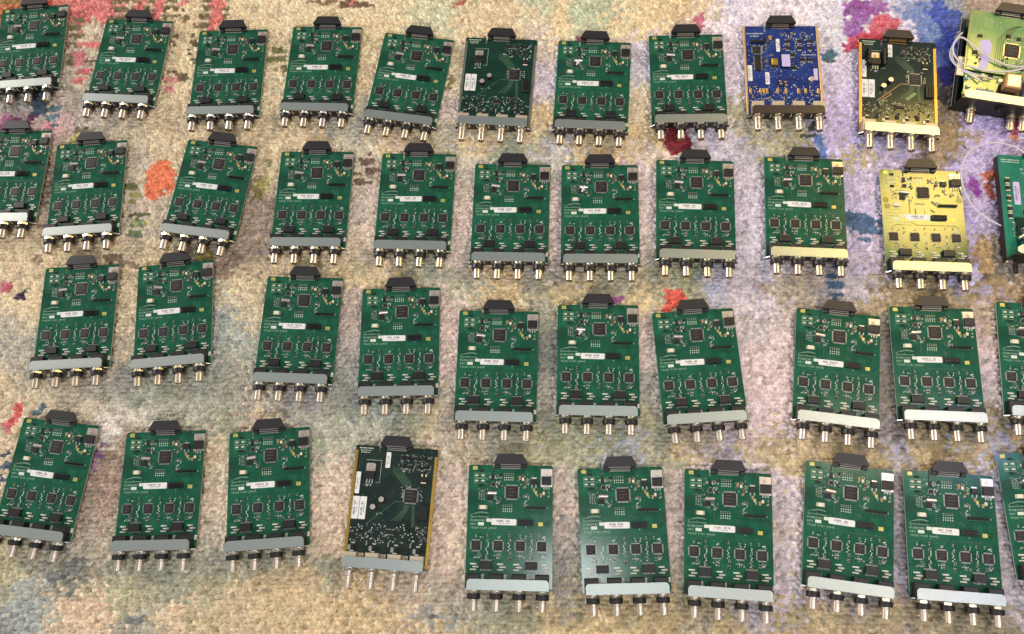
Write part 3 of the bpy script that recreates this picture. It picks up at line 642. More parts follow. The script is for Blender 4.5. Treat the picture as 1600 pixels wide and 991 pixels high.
# ------------------------------------------------------------------ the rug: one heightfield of loop tufts, colour per tuft
ANG = math.radians(-12.0)
def unproj(u, v, z=0.0):
    d = fw + r2 * ((u - 800) / F_PX) - u2 * ((v - 495.5) / F_PX); s = (z - CAM_H) / d.z
    return (d.x * s, d.y * s)
BASE = '''3,3,190,110,45;25,12,150,120,40;45,20,200,75,50;110,15,212,112,100;165,12,214,112,104;195,45,205,180,135;300,20,212,186,138;280,60,205,180,132;400,30,212,188,140;480,20,212,188,142;600,20,212,188,142;
600,50,210,184,138;680,20,188,186,146;720,35,205,182,138;690,170,196,176,168;700,60,206,184,145;780,20,208,182,140;830,40,206,184,148;140,50,190,172,140;262,90,212,186,140;290,90,212,188,142;425,60,206,184,138;430,130,208,186,142;420,180,206,184,138;
560,80,212,186,138;580,70,212,186,140;700,110,205,186,150;130,150,178,165,140;20,175,165,158,145;100,170,190,172,150;85,195,195,150,150;150,200,178,168,148;200,205,190,172,140;240,200,208,184,140;270,170,206,184,140;300,215,206,184,140;
5,200,160,90,130;420,215,205,182,138;480,215,208,184,140;560,210,175,170,150;560,230,188,176,148;640,225,205,180,138;600,230,200,178,140;740,225,200,178,135;680,195,178,172,142;780,235,160,165,138;700,240,186,178,150;
845,120,196,176,192;848,60,200,184,165;840,200,204,178,125;862,235,185,180,180;870,245,170,165,150;850,20,176,180,142;880,25,214,186,135;930,20,172,180,145;975,25,206,182,134;1000,30,204,180,132;1050,12,204,176,126;1080,20,200,180,150;
1100,40,206,182,194;1150,15,196,182,212;1010,100,186,176,196;1000,170,190,172,140;1010,205,198,174,122;960,240,200,176,130;900,240,200,174,126;1150,60,200,182,200;1150,120,192,176,200;1150,180,168,160,130;1100,225,196,180,200;1125,245,188,178,205;1020,240,196,178,160;
1170,235,170,160,180;1160,270,186,170,190;1165,320,180,165,190;1165,400,180,166,186;1165,470,184,166,172;1210,30,200,186,205;1250,12,206,190,205;1300,20,196,190,208;1310,60,186,182,205;1300,120,184,168,206;1315,180,180,158,214;1230,215,160,155,120;1225,195,158,150,116;1300,230,176,160,214;1275,250,172,158,208;
1330,200,172,152,212;1340,270,176,158,202;1330,310,172,156,204;1350,290,178,158,200;1350,400,172,154,190;1340,440,170,158,168;1330,250,162,148,100;1420,245,172,154,208;1360,470,160,140,100;1450,240,150,128,96;1500,235,150,128,92;1500,205,148,122,86;1490,180,122,104,80;1480,150,104,90,84;
1320,10,190,178,206;1415,40,190,176,206;1395,10,186,172,206;1440,20,98,126,190;1460,60,70,105,185;1480,90,58,88,175;1500,8,128,138,160;1540,6,160,140,130;1585,8,168,148,132;1470,130,60,60,120;1478,110,48,56,140;1580,200,165,145,215;1560,215,168,148,214;1595,215,160,140,200;
1510,260,168,148,214;1500,290,170,150,214;1530,250,170,150,210;1540,300,165,140,190;1520,340,168,150,214;1530,370,160,140,190;1520,400,158,146,220;1545,400,150,124,84;1530,430,160,150,214;1540,455,166,150,180;1565,440,152,130,88;1590,450,150,128,86;1575,425,104,96,88;
1535,480,152,130,92;1460,470,150,130,88;1400,465,152,132,94;1290,455,130,125,130;1255,460,156,140,118;1220,450,150,136,116;1235,480,178,160,158;1195,460,180,166,182;1190,500,182,166,166;1170,480,176,160,160;1200,560,198,172,172;1220,620,196,170,170;1190,640,196,172,174;1230,540,186,164,160;1150,700,178,162,180;1180,690,176,158,120;1225,690,172,152,108;
1130,720,190,170,184;1170,745,186,166,180;1220,760,186,166,174;1240,800,180,160,166;1225,850,178,158,150;1235,900,176,158,168;1240,950,168,148,104;1220,980,170,150,106;1300,700,170,148,104;1350,715,168,148,100;1285,690,166,146,104;1395,700,166,156,176;1430,705,168,146,98;1400,760,140,130,132;1395,820,140,132,138;1405,880,120,116,124;1400,930,150,140,160;1380,965,160,142,104;
1300,975,164,142,98;1440,975,150,134,100;1480,700,140,124,84;1510,705,160,140,96;1545,700,152,152,184;1550,740,156,150,176;1580,690,160,140,96;1560,650,130,118,88;1540,600,176,158,162;1540,540,184,160,160;1545,500,170,148,130;1560,860,160,146,160;1580,920,172,160,170;1580,980,132,122,92;1520,985,140,128,96;
1390,500,120,112,100;1382,560,118,112,108;1385,620,124,116,104;1400,690,120,112,96;1335,680,122,114,110;860,430,138,138,116;860,400,186,166,156;868,300,194,172,166;868,350,190,170,164;1005,280,194,174,172;1010,350,194,174,172;1005,400,176,164,150;1015,440,156,146,116;900,450,186,164,112;950,458,150,150,118;1000,470,190,168,118;
1080,450,146,150,112;1120,462,150,158,186;1150,450,170,158,180;1100,470,170,160,140;860,480,146,144,124;858,560,116,118,112;858,620,150,146,134;845,660,140,138,120;1010,500,176,160,150;1012,560,184,164,156;1010,620,150,146,136;1000,680,152,148,116;1010,700,160,156,130;905,690,150,150,116;940,705,150,150,114;880,705,154,152,116;975,720,160,164,176;1030,710,152,150,124;
1080,700,170,150,104;1050,720,148,146,120;1100,690,160,146,120;860,720,158,154,118;740,695,166,150,122;700,700,176,160,134;780,705,150,146,126;820,700,152,150,116;690,640,176,164,146;660,660,178,162,120;640,665,148,152,124;600,655,150,156,146;560,665,154,156,130;
700,560,192,168,156;697,500,196,172,158;700,450,170,162,134;730,450,160,156,130;680,430,158,158,134;760,455,192,168,118;800,450,200,172,122;830,455,180,164,124;640,430,162,156,128;600,430,190,170,126;560,430,196,174,124;520,415,194,172,126;480,415,200,178,132;450,420,196,174,130;545,480,182,160,146;
555,540,160,152,146;540,590,136,138,130;545,630,146,146,134;500,640,156,152,144;460,640,162,156,140;400,650,186,160,126;370,650,150,152,124;430,645,180,168,140;340,640,156,154,128;300,650,160,158,136;345,580,150,152,138;370,530,152,158,146;400,480,190,172,134;370,450,204,182,138;350,500,160,160,146;380,590,158,154,132;395,620,156,152,132;
365,410,150,132,108;345,430,150,130,104;380,430,186,166,124;410,400,182,160,124;400,350,158,138,114;420,300,168,148,120;405,320,148,130,110;580,300,186,168,152;575,360,196,176,150;560,400,192,172,130;720,300,198,176,160;722,340,196,174,160;718,390,188,170,158;725,260,186,174,160;560,270,186,166,140;420,250,196,176,130;430,240,196,176,134;
270,240,196,174,134;220,260,186,168,142;255,320,184,166,140;215,330,184,166,138;225,390,204,182,134;240,350,186,168,142;200,400,180,162,126;170,405,196,174,132;80,260,176,152,124;70,300,150,126,104;65,340,186,164,132;55,390,208,184,138;20,390,204,180,136;10,410,206,184,140;30,430,204,182,140;100,400,206,184,138;230,410,198,176,128;
45,480,208,184,140;25,500,186,172,144;20,540,168,162,142;30,580,170,162,142;10,600,192,172,134;60,620,188,172,138;130,630,190,172,138;150,610,178,166,142;200,490,204,182,138;195,450,204,182,142;198,540,192,172,140;190,590,160,156,140;240,620,148,150,132;270,630,160,158,134;345,470,180,166,134;
15,650,196,172,134;50,640,190,168,132;90,645,192,176,146;20,690,200,178,140;130,655,194,182,166;165,660,196,186,172;180,670,170,158,134;170,700,160,134,112;165,750,158,132,112;155,790,160,136,116;145,830,168,156,132;160,850,176,160,134;180,880,150,148,124;200,660,188,176,154;330,700,200,178,140;340,730,190,172,140;332,780,196,174,146;325,830,184,170,146;330,870,158,156,134;
510,690,162,164,138;520,730,190,170,146;515,780,196,174,148;510,830,194,168,138;500,880,156,152,124;480,900,192,164,118;560,940,186,160,110;610,960,186,160,112;520,960,188,162,114;460,950,190,164,116;420,890,152,150,124;400,940,188,164,118;440,920,182,160,114;370,960,186,162,118;330,920,170,158,118;300,900,154,152,120;260,910,144,146,122;320,970,180,160,116;
280,960,196,170,130;220,950,172,160,124;210,970,150,148,130;180,930,168,162,120;150,900,160,150,118;150,960,206,176,138;120,940,206,176,140;100,920,190,166,130;80,950,186,166,136;90,890,118,120,112;50,890,160,154,124;20,900,176,166,124;30,930,150,154,144;60,960,152,158,148;20,970,148,154,150;120,980,196,170,132;10,985,130,130,124;40,850,160,154,128;20,870,172,160,118;
700,760,188,168,152;695,820,190,170,148;690,880,190,168,146;700,930,170,156,134;690,960,140,140,132;650,940,186,164,134;700,985,186,162,116;740,970,150,148,120;800,980,150,144,112;850,975,180,158,108;890,960,150,144,122;870,900,134,130,122;885,850,150,142,132;880,800,184,164,146;880,750,176,162,148;920,980,184,160,108;960,975,180,158,108;1000,985,178,156,106;
1060,780,178,160,152;1060,840,180,162,152;1055,900,160,150,130;1070,960,162,146,104;1040,980,170,148,100;1130,980,168,148,100;1090,985,164,150,120;1180,985,176,160,150;1210,960,160,150,160;600,700,160,160,140;560,680,160,160,138'''
BASE = [tuple(float(q) for q in t.split(',')) for t in BASE.replace('\n', '').split(';') if t.strip()]  # tones also hold light falloff, lilac cast and shade between boards
# crisp motifs of the rug: (u, v, ru, rv, r, g, b, stripe) ; stripe 1 = shows only in every second row of tufts
SPOT = [(248, 280, 23, 29, 226, 104, 36, 0), (30, 462, 7, 8, 60, 40, 70, 0), (4, 447, 9, 12, 205, 72, 86, 0), (128, 18, 22, 16, 214, 104, 98, 0), (165, 20, 16, 14, 214, 108, 100, 0), (150, 68, 12, 8, 212, 110, 104, 0),
 (130, 70, 24, 7, 205, 104, 96, 1), (120, 90, 16, 14, 208, 84, 92, 0), (128, 110, 12, 10, 204, 92, 90, 1), (120, 122, 8, 6, 204, 100, 96, 1), (12, 12, 16, 12, 200, 105, 40, 0), (38, 18, 9, 9, 205, 66, 44, 0),
 (192, 12, 20, 30, 122, 102, 66, 1), (218, 12, 8, 22, 214, 104, 96, 0), (232, 16, 8, 26, 118, 100, 64, 1), (247, 14, 7, 32, 214, 104, 96, 0), (268, 12, 14, 22, 120, 100, 62, 1), (286, 3, 6, 5, 212, 112, 100, 0), (288, 22, 5, 6, 118, 98, 60, 0),
 (320, 16, 10, 36, 118, 100, 62, 1), (340, 8, 12, 14, 214, 104, 92, 0), (335, 28, 10, 14, 214, 104, 92, 0), (328, 42, 6, 8, 210, 104, 96, 0), (352, 18, 6, 22, 118, 100, 62, 1), (300, 60, 5, 28, 112, 90, 60, 1), (302, 90, 5, 10, 110, 88, 58, 1), (272, 60, 5, 10, 112, 90, 60, 1),
 (116, 50, 10, 34, 128, 112, 70, 1), (108, 92, 8, 8, 118, 108, 66, 0), (145, 92, 8, 10, 112, 104, 62, 1), (262, 128, 12, 16, 208, 130, 118, 1), (282, 118, 10, 9, 112, 92, 60, 0), (263, 112, 8, 4, 116, 96, 60, 0),
 (62, 158, 14, 24, 66, 84, 102, 0), (82, 178, 14, 18, 84, 124, 132, 1), (45, 150, 10, 8, 80, 96, 110, 0), (20, 192, 12, 12, 132, 60, 108, 1), (44, 186, 9, 8, 124, 52, 100, 0), (8, 190, 8, 10, 150, 80, 118, 0), (10, 160, 8, 14, 120, 120, 90, 1), (78, 196, 9, 5, 206, 110, 110, 1),
 (117, 215, 6, 8, 178, 164, 70, 0), (125, 205, 12, 5, 120, 98, 70, 0), (430, 84, 14, 14, 112, 114, 62, 1), (436, 104, 10, 10, 112, 114, 66, 1), (418, 90, 7, 6, 118, 116, 64, 0),
 (545, 4, 20, 6, 118, 84, 60, 0), (572, 8, 22, 9, 116, 84, 60, 1), (553, 1, 6, 4, 205, 100, 96, 0), (500, 0, 24, 4, 140, 110, 74, 0), (715, 3, 10, 5, 170, 90, 66, 0), (703, 128, 7, 12, 120, 116, 60, 0),
 (572, 250, 13, 12, 108, 82, 70, 1), (568, 270, 22, 13, 110, 86, 72, 1), (566, 286, 16, 8, 114, 90, 76, 1), (405, 288, 15, 14, 158, 146, 58, 0), (418, 246, 10, 8, 130, 124, 70, 1), (400, 300, 10, 10, 128, 118, 60, 0),
 (410, 330, 26, 22, 146, 126, 108, 1), (402, 372, 30, 24, 148, 128, 112, 1), (385, 350, 10, 20, 140, 120, 100, 1), (204, 288, 9, 5, 110, 116, 60, 0), (206, 302, 10, 6, 152, 146, 60, 1), (204, 312, 9, 5, 154, 148, 58, 0),
 (214, 335, 18, 5, 92, 100, 60, 0), (214, 346, 14, 10, 148, 148, 66, 1), (212, 358, 8, 14, 92, 116, 84, 1), (205, 366, 6, 8, 110, 124, 66, 0), (316, 396, 16, 14, 128, 116, 40, 0), (306, 386, 8, 8, 124, 116, 52, 0),
 (70, 255, 9, 12, 124, 100, 78, 1), (74, 280, 8, 12, 112, 90, 76, 1), (68, 310, 8, 16, 118, 94, 76, 1), (62, 350, 7, 8, 132, 108, 84, 0), (50, 405, 11, 5, 152, 126, 96, 0), (180, 400, 18, 7, 126, 104, 78, 0), (195, 415, 16, 10, 140, 116, 88, 1), (348, 415, 22, 10, 132, 112, 92, 1), (365, 398, 12, 6, 120, 100, 82, 0),
 (22, 642, 5, 14, 206, 74, 70, 0), (12, 660, 6, 12, 206, 84, 78, 0), (4, 672, 8, 8, 204, 84, 90, 0), (36, 634, 6, 6, 160, 156, 72, 0), (60, 634, 7, 6, 74, 98, 106, 0), (56, 646, 8, 4, 80, 104, 108, 0), (28, 672, 8, 6, 150, 140, 60, 1), (12, 715, 10, 14, 80, 96, 112, 1), (5, 738, 8, 14, 72, 90, 108, 1),
 (148, 712, 8, 26, 140, 84, 136, 1), (168, 705, 16, 16, 146, 120, 98, 1), (172, 735, 14, 18, 144, 118, 98, 1), (162, 770, 14, 24, 150, 124, 104, 1),
 (1092, 30, 10, 13, 206, 76, 112, 0), (1090, 42, 8, 8, 206, 86, 116, 0), (904, 57, 6, 6, 140, 60, 90, 0), (1058, 215, 19, 26, 128, 14, 34, 0), (1078, 236, 12, 6, 120, 14, 34, 0), (1055, 464, 16, 14, 214, 72, 40, 0), (1048, 480, 8, 10, 200, 66, 44, 0), (966, 466, 10, 6, 146, 76, 132, 0),
 (1345, 8, 24, 16, 140, 66, 150, 0), (1340, 30, 18, 20, 146, 84, 170, 1), (1338, 50, 14, 16, 146, 76, 168, 0), (1376, 6, 12, 10, 150, 80, 160, 0), (1382, 38, 22, 20, 206, 54, 88, 0), (1352, 60, 30, 11, 196, 44, 80, 0), (1330, 68, 10, 10, 176, 44, 90, 0),
 (1445, 26, 18, 26, 92, 122, 186, 0), (1470, 24, 16, 26, 52, 78, 176, 0), (1482, 52, 20, 26, 40, 62, 168, 0), (1462, 62, 18, 22, 78, 118, 190, 0), (1490, 30, 14, 14, 60, 84, 170, 0), (1470, 90, 14, 18, 70, 100, 186, 0), (1480, 118, 10, 16, 40, 42, 130, 0), (1474, 70, 10, 12, 44, 66, 160, 0),
 (1296, 82, 16, 5, 60, 100, 124, 0), (1302, 92, 14, 5, 78, 110, 110, 1), (1284, 226, 11, 20, 74, 108, 176, 0), (1266, 206, 8, 12, 70, 80, 62, 1), (1274, 196, 8, 8, 60, 70, 58, 0),
 (1346, 345, 32, 10, 62, 92, 128, 0), (1354, 362, 30, 12, 66, 98, 134, 1), (1340, 334, 20, 5, 60, 90, 122, 0), (1310, 432, 14, 8, 54, 82, 112, 1), (1310, 450, 16, 14, 56, 86, 120, 1), (1312, 412, 9, 8, 90, 120, 170, 1),
 (1521, 290, 9, 16, 142, 58, 164, 0), (1524, 300, 8, 9, 128, 46, 150, 0), (1508, 332, 8, 8, 148, 122, 200, 0), (1548, 276, 13, 10, 196, 96, 52, 0), (1550, 294, 8, 20, 150, 66, 40, 0), (1590, 194, 9, 12, 186, 30, 96, 0), (1590, 178, 8, 9, 180, 80, 150, 0), (1588, 212, 8, 5, 196, 120, 74, 0),
 (1542, 404, 13, 22, 152, 122, 80, 0), (1545, 432, 9, 8, 116, 96, 66, 0), (1477, 148, 9, 14, 60, 56, 66, 0),
 (690, 968, 26, 7, 112, 118, 122, 1), (500, 602, 14, 10, 130, 132, 150, 0), (108, 915, 8, 7, 120, 118, 104, 0), (88, 905, 14, 8, 108, 112, 110, 1), (205, 965, 14, 12, 118, 120, 112, 1), (1300, 470, 18, 6, 60, 92, 120, 1)]

def build_rug():
    crn = [unproj(*p) for p in ((-60, -50), (1660, -50), (-60, 1040), (1660, 1040))]
    ca, sa = math.cos(ANG), math.sin(ANG)
    P = np.array(crn); X = P[:, 0] * ca + P[:, 1] * sa; Y = -P[:, 0] * sa + P[:, 1] * ca
    x0, x1, y0, y1 = X.min() - .03, X.max() + .03, Y.min() - .03, Y.max() + .03
    res = 0.00142
    nx, ny = int((x1 - x0) / res), int((y1 - y0) / res)
    gx, gy = np.meshgrid(np.linspace(x0, x1, nx), np.linspace(y0, y1, ny))
    TX, TY = 0.0056, 0.0049                                # tuft pitch
    ix = np.floor((gx - x0) / TX).astype(int); iy = np.floor((gy - y0) / TY).astype(int)
    mx, my = int((x1 - x0) / TX) + 6, int((y1 - y0) / TY) + 6
    jx = rng.uniform(-.32, .32, (my, mx)); jy = rng.uniform(-.24, .24, (my, mx)); hh = rng.uniform(.55, 1.0, (my, mx))
    el = rng.uniform(-.6, .6, (my, mx))
    best = np.full(gx.shape, -9.0); bi = np.zeros(gx.shape, int); bj = np.zeros(gx.shape, int)
    for dy in (-1, 0, 1):
        for dx in (-1, 0, 1):
            cj = np.clip(ix + dx + 2, 0, mx - 1); ci = np.clip(iy + dy + 2, 0, my - 1)
            off = np.where(ci % 2 == 0, 0.25, -0.25)
            cx = x0 + (cj - 2 + .5 + off + jx[ci, cj]) * TX; cy = y0 + (ci - 2 + .5 + jy[ci, cj]) * TY
            ex, ey = gx - cx, gy - cy
            th = el[ci, cj]; rx = ex * np.cos(th) + ey * np.sin(th); ry = -ex * np.sin(th) + ey * np.cos(th)
            d2 = (rx / (TX * .74)) ** 2 + (ry / (TY * .62)) ** 2
            h = hh[ci, cj] * (1.0 - d2)
            u = h > best; best = np.where(u, h, best); bi = np.where(u, ci, bi); bj = np.where(u, cj, bj)
    z = np.clip(best, -0.4, 1) * 0.0056 - 0.0056
    z += rng.normal(0, 0.00016, z.shape)
    # slow undulation of the pile
    z += 0.0006 * (np.sin(gx * 21 + 1.3) * np.sin(gy * 17 + .4) - 1)
    # colour field per tuft
    ci, cj = np.mgrid[0:my, 0:mx]
    off = np.where(ci % 2 == 0, 0.25, -0.25)
    tx = x0 + (cj - 2 + .5 + off) * TX; ty = y0 + (ci - 2 + .5) * TY
    def smooth_noise(scale, seed):
        r = np.random.default_rng(seed); n = 96; g = r.uniform(-1, 1, (n, n))
        a = (tx - x0) / scale; b = (ty - y0) / scale; a0 = np.floor(a).astype(int); b0 = np.floor(b).astype(int)
        fa = a - a0; fb = b - b0; fa = fa * fa * (3 - 2 * fa); fb = fb * fb * (3 - 2 * fb)
        G = lambda p, q: g[q % n, p % n]
        return (G(a0, b0) * (1 - fa) + G(a0 + 1, b0) * fa) * (1 - fb) + (G(a0, b0 + 1) * (1 - fa) + G(a0 + 1, b0 + 1) * fa) * fb
    wx = tx + .018 * smooth_noise(.06, 1) + .007 * smooth_noise(.014, 2) + .009 * rng.normal(0, 1, tx.shape)
    wy = ty + .018 * smooth_noise(.06, 3) + .007 * smooth_noise(.014, 4) + .009 * rng.normal(0, 1, tx.shape)
    Bq = np.array([unproj(b[0], b[1]) for b in BASE]); BX = Bq[:, 0] * ca + Bq[:, 1] * sa; BY = -Bq[:, 0] * sa + Bq[:, 1] * ca
    BC = np.array([lin(*b[2:5]) for b in BASE])
    num = np.zeros(tx.shape + (3,)); den = np.zeros(tx.shape)
    for k in range(len(BASE)):
        d2 = (wx - BX[k]) ** 2 + (wy - BY[k]) ** 2 + 1e-5
        wgt = 1.0 / d2 ** 3.2; num += wgt[..., None] * BC[k]; den += wgt
    col = num / den[..., None]
    sx = tx + .0045 * smooth_noise(.012, 5) + .0016 * rng.uniform(-1, 1, tx.shape); sy = ty + .0045 * smooth_noise(.012, 6) + .0012 * rng.uniform(-1, 1, tx.shape)
    for u, v, ru, rv, r, g, b, st in SPOT:
        c = unproj(u, v); e = unproj(u + ru, v); f = unproj(u, v + rv)
        cx, cy = c[0] * ca + c[1] * sa, -c[0] * sa + c[1] * ca
        lu = math.hypot(e[0] - c[0], e[1] - c[1]); lv = math.hypot(f[0] - c[0], f[1] - c[1])
        d = ((sx - cx) / lu) ** 2 + ((sy - cy) / lv) ** 2
        msk = d < 1.0
        if st: msk &= ((ci + 1) % 3 != 0) & (rng.uniform(0, 1, tx.shape) > .12)
        else: msk &= rng.uniform(0, 1, tx.shape) > .008
        col[msk] = np.array(lin(r, g, b)) * (0.92 + 0.16 * rng.uniform(0, 1, (msk.sum(), 1)))
    # yarn variation from tuft to tuft, and some greyer plies
    var = 1 + .15 * rng.normal(0, 1, tx.shape); col = col * np.clip(var, .55, 1.4)[..., None]
    tint = rng.normal(0, .022, tx.shape + (3,)); col = np.clip(col * (1 + tint), 0.004, .92)
    dk = rng.uniform(0, 1, tx.shape) < .05; col[dk] *= .8
    lum = col @ np.array([.3, .55, .15])
    sat = np.where((col[..., 2] > col[..., 1] * 1.02) & (lum > .2), .52, .74)
    col = lum[..., None] + (col - lum[..., None]) * sat[..., None]
    col = col * np.array([.985, .98, 1.01])
    vc = col[bi, bj] * 1.42
    # ---- mesh
    WX = gx * ca - gy * sa; WY = gx * sa + gy * ca
    V = np.stack([WX, WY, z], -1).reshape(-1, 3).astype(np.float32)
    idx = np.arange(nx * ny).reshape(ny, nx)
    Q = np.stack([idx[:-1, :-1], idx[:-1, 1:], idx[1:, 1:], idx[1:, :-1]], -1).reshape(-1, 4)
    me = bpy.data.meshes.new('rug'); me.vertices.add(len(V)); me.vertices.foreach_set('co', V.ravel())
    me.loops.add(Q.size); me.loops.foreach_set('vertex_index', Q.ravel().astype(np.int32))
    me.polygons.add(len(Q)); me.polygons.foreach_set('loop_start', (np.arange(len(Q)) * 4).astype(np.int32))
    me.polygons.foreach_set('loop_total', np.full(len(Q), 4, np.int32)); me.polygons.foreach_set('use_smooth', np.ones(len(Q), bool))
    me.update(calc_edges=True)
    at = me.color_attributes.new('yarn', 'FLOAT_COLOR', 'POINT')
    cc = np.ones((len(V), 4), np.float32); cc[:, :3] = np.clip(vc.reshape(-1, 3), 0, .95); at.data.foreach_set('color', cc.ravel())
    m = bpy.data.materials.new('rug_yarn'); m.use_nodes = True; nt = m.node_tree; b = nt.nodes['Principled BSDF']
    b.inputs['Roughness'].default_value = .95; b.inputs['Specular IOR Level'].default_value = .15
    b.inputs['Sheen Weight'].default_value = .15; b.inputs['Sheen Roughness'].default_value = .6
    a = nt.nodes.new('ShaderNodeAttribute'); a.attribute_name = 'yarn'
    tc = nt.nodes.new('ShaderNodeTexCoord'); n = nt.nodes.new('ShaderNodeTexNoise'); n.inputs['Scale'].default_value = 520; n.inputs['Detail'].default_value = 4
    n.inputs['Roughness'].default_value = .7
    nt.links.new(tc.outputs['Object'], n.inputs['Vector'])
    mr = nt.nodes.new('ShaderNodeMapRange'); mr.inputs[1].default_value = .32; mr.inputs[2].default_value = .68; mr.inputs[3].default_value = .55; mr.inputs[4].default_value = 1.4
    nt.links.new(n.outputs['Fac'], mr.inputs[0])
    mx_ = nt.nodes.new('ShaderNodeMix'); mx_.data_type = 'RGBA'; mx_.blend_type = 'MULTIPLY'; mx_.inputs[0].default_value = 1
    nt.links.new(a.outputs['Color'], mx_.inputs[6]); nt.links.new(mr.outputs[0], mx_.inputs[7]); nt.links.new(mx_.outputs[2], b.inputs['Base Color'])
    bp = nt.nodes.new('ShaderNodeBump'); bp.inputs['Strength'].default_value = .5; bp.inputs['Distance'].default_value = .0008
    nt.links.new(n.outputs['Fac'], bp.inputs['Height']); nt.links.new(bp.outputs[0], b.inputs['Normal'])
    me.materials.append(m)
    o = bpy.data.objects.new('rug', me); C.objects.link(o); o['kind'] = 'structure'; o['label'] = 'loop pile rug with a blotchy watercolour pattern'
    return o
build_rug()

# ------------------------------------------------------------------ lay the boards out
GREEN = {
'B0': (-.5944, .8968, -.1444, 'green circuit board cut by the left edge in the farthest row, beside salmon pink rug'),
'B1': (-.4422, .8379, -.2720, 'tilted green circuit board between two salmon pink rug patches, far row'),
'B2': (-.3083, .7887, -.1997, 'green circuit board just below the salmon and brown striped rug motif, far row'),
'B3': (-.1743, .7630, -.2436, 'green circuit board on plain cream rug below the small brown patch at the top'),
'B4': (-.0487, .7172, -.3600, 'strongly tilted green circuit board just left of the dark board with two white stickers'),
'B6': (.1877, .6531, -.2696, 'green circuit board with white glue blob, right of dark board with two white stickers'),
'B7': (.3103, .6349, -.2089, 'green circuit board just left of the blue board, dark red rug blot under its plugs'),
'C0': (-.6243, .6957, -.2021, 'green circuit board cut by the left edge, in the second row from the top'),
'C1': (-.5203, .6543, -.1438, 'green circuit board left of the round orange spot, small yellow-green rug motifs on its right'),
'C2': (-.3396, .6123, -.3352, 'strongly tilted green circuit board just right of the round orange rug spot'),
'C3': (-.2128, .5705, -.2241, 'green circuit board left of the brown striped rug patch, second row'),
'C4': (-.0782, .5371, -.2338, 'green circuit board right of the brown striped rug patch, second row'),
'C5': (.0412, .4947, -.2290, 'green circuit board directly below the dark board with two white stickers'),
'C6': (.1527, .4684, -.2164, 'green circuit board with white glue blob beside its crystal, second row'),
'C7': (.2750, .4480, -.2425, 'green circuit board whose black connector touches the dark red rug blot'),
'C8': (.4117, .4208, -.2591, 'green circuit board below the blue board, left of the blue-grey striped rug patch'),
'D0': (-.5409, .4733, -.1522, 'leftmost green circuit board of the third row, dark violet fleck on the rug beside it'),
'D1': (-.4171, .4510, -.1145, 'second green circuit board from the left in the third row'),
'D2': (-.2506, .3954, -.2376, 'green circuit board on grey and tan rug, third from left in the third row'),
'D3': (-.1310, .3545, -.1859, 'green circuit board straight above the dark board with gold rails'),
'D4': (-.0143, .2990, -.2255, 'green circuit board between plain tan and pinkish rug, fifth from left in the third row'),
'D5': (.1083, .2812, -.2209, 'green circuit board with white glue blob in the third row'),
'D6': (.2204, .2500, -.1383, 'green circuit board with its connector on the orange-red rug blot'),
'D7': (.3932, .2116, -.3269, 'strongly tilted green circuit board with cream bracket, just below dark blue rug stripes'),
'D8': (.5027, .1941, -.2422, 'green circuit board with yellow to blue shining bracket, below the yellow shining board'),
'D9': (.6283, .1717, -.2829, 'green circuit board cut by the right edge in the third row, bracket shining pale blue'),
'E0': (-.5755, .2705, -.3071, 'strongly tilted green circuit board cut by the left edge in the nearest row'),
'E1': (-.4454, .2316, -.1712, 'green circuit board right of the brown and purple rug streak, nearest row'),
'E2': (-.3180, .2080, -.1232, 'green circuit board just left of the dark board with gold rails'),
'E4': (-.0362, .1080, -.2122, 'green circuit board just right of the dark board with gold rails'),
'E5': (.0892, .0801, -.1679, 'green circuit board with a whitish sheen over its lower left, nearest row'),
'E6': (.2116, .0512, -.2580, 'green circuit board just right of the one with the whitish sheen, nearest row'),
'E7': (.3503, .0307, -.3240, 'strongly tilted green circuit board with cream shining bracket, nearest row'),
'E8': (.4560, .0008, -.2682, 'whole green circuit board nearest the bottom right corner of the rug'),
'E9': (.5650, .0029, -.1802, 'green circuit board cut by the right edge in the nearest row'),
'C9': (.5488, .3724, -.2478, 'circuit board shining yellow under the lamp, beside the loop of thin white cable'),
}
proto = make_green()
BARS = [barcode(-6.8, -65.5, 29.4, 7.2, 0, 40 + k, .06).mesh('printed_barcode') for k in range(8)]
first = True
glue_on = ('B6', 'C6', 'D5')
for key, (x, y, a, lab) in GREEN.items():
    t = proto if first else copy_tree(proto)
    place(t, x, y, a, lab)
    if key == 'C9':
        pass
    if not first:
        for ch in t.children:
            n = ch.name.split('.')[0]
            if n == 'crystal':
                th = rnd.uniform(-.12, .15); pv = Vector((-.021, (-32.5 + 70) * .001, 0))
                ch.matrix_local = Matrix.Translation(pv) @ Matrix.Rotation(th, 4, 'Z') @ Matrix.Translation(-pv)
            elif n == 'label':
                for c_ in ch.children: c_.data = rnd.choice(BARS)
                pv = Vector((-.0068, .0045, 0)); dx = rnd.uniform(-.0008, .0006)
                ch.matrix_local = Matrix.Translation(pv + Vector((dx, rnd.uniform(-.0004, .0004), 0))) @ Matrix.Rotation(rnd.uniform(-.02, .02), 4, 'Z') @ Matrix.Translation(-pv)
    first = False
    GREEN[key] = t
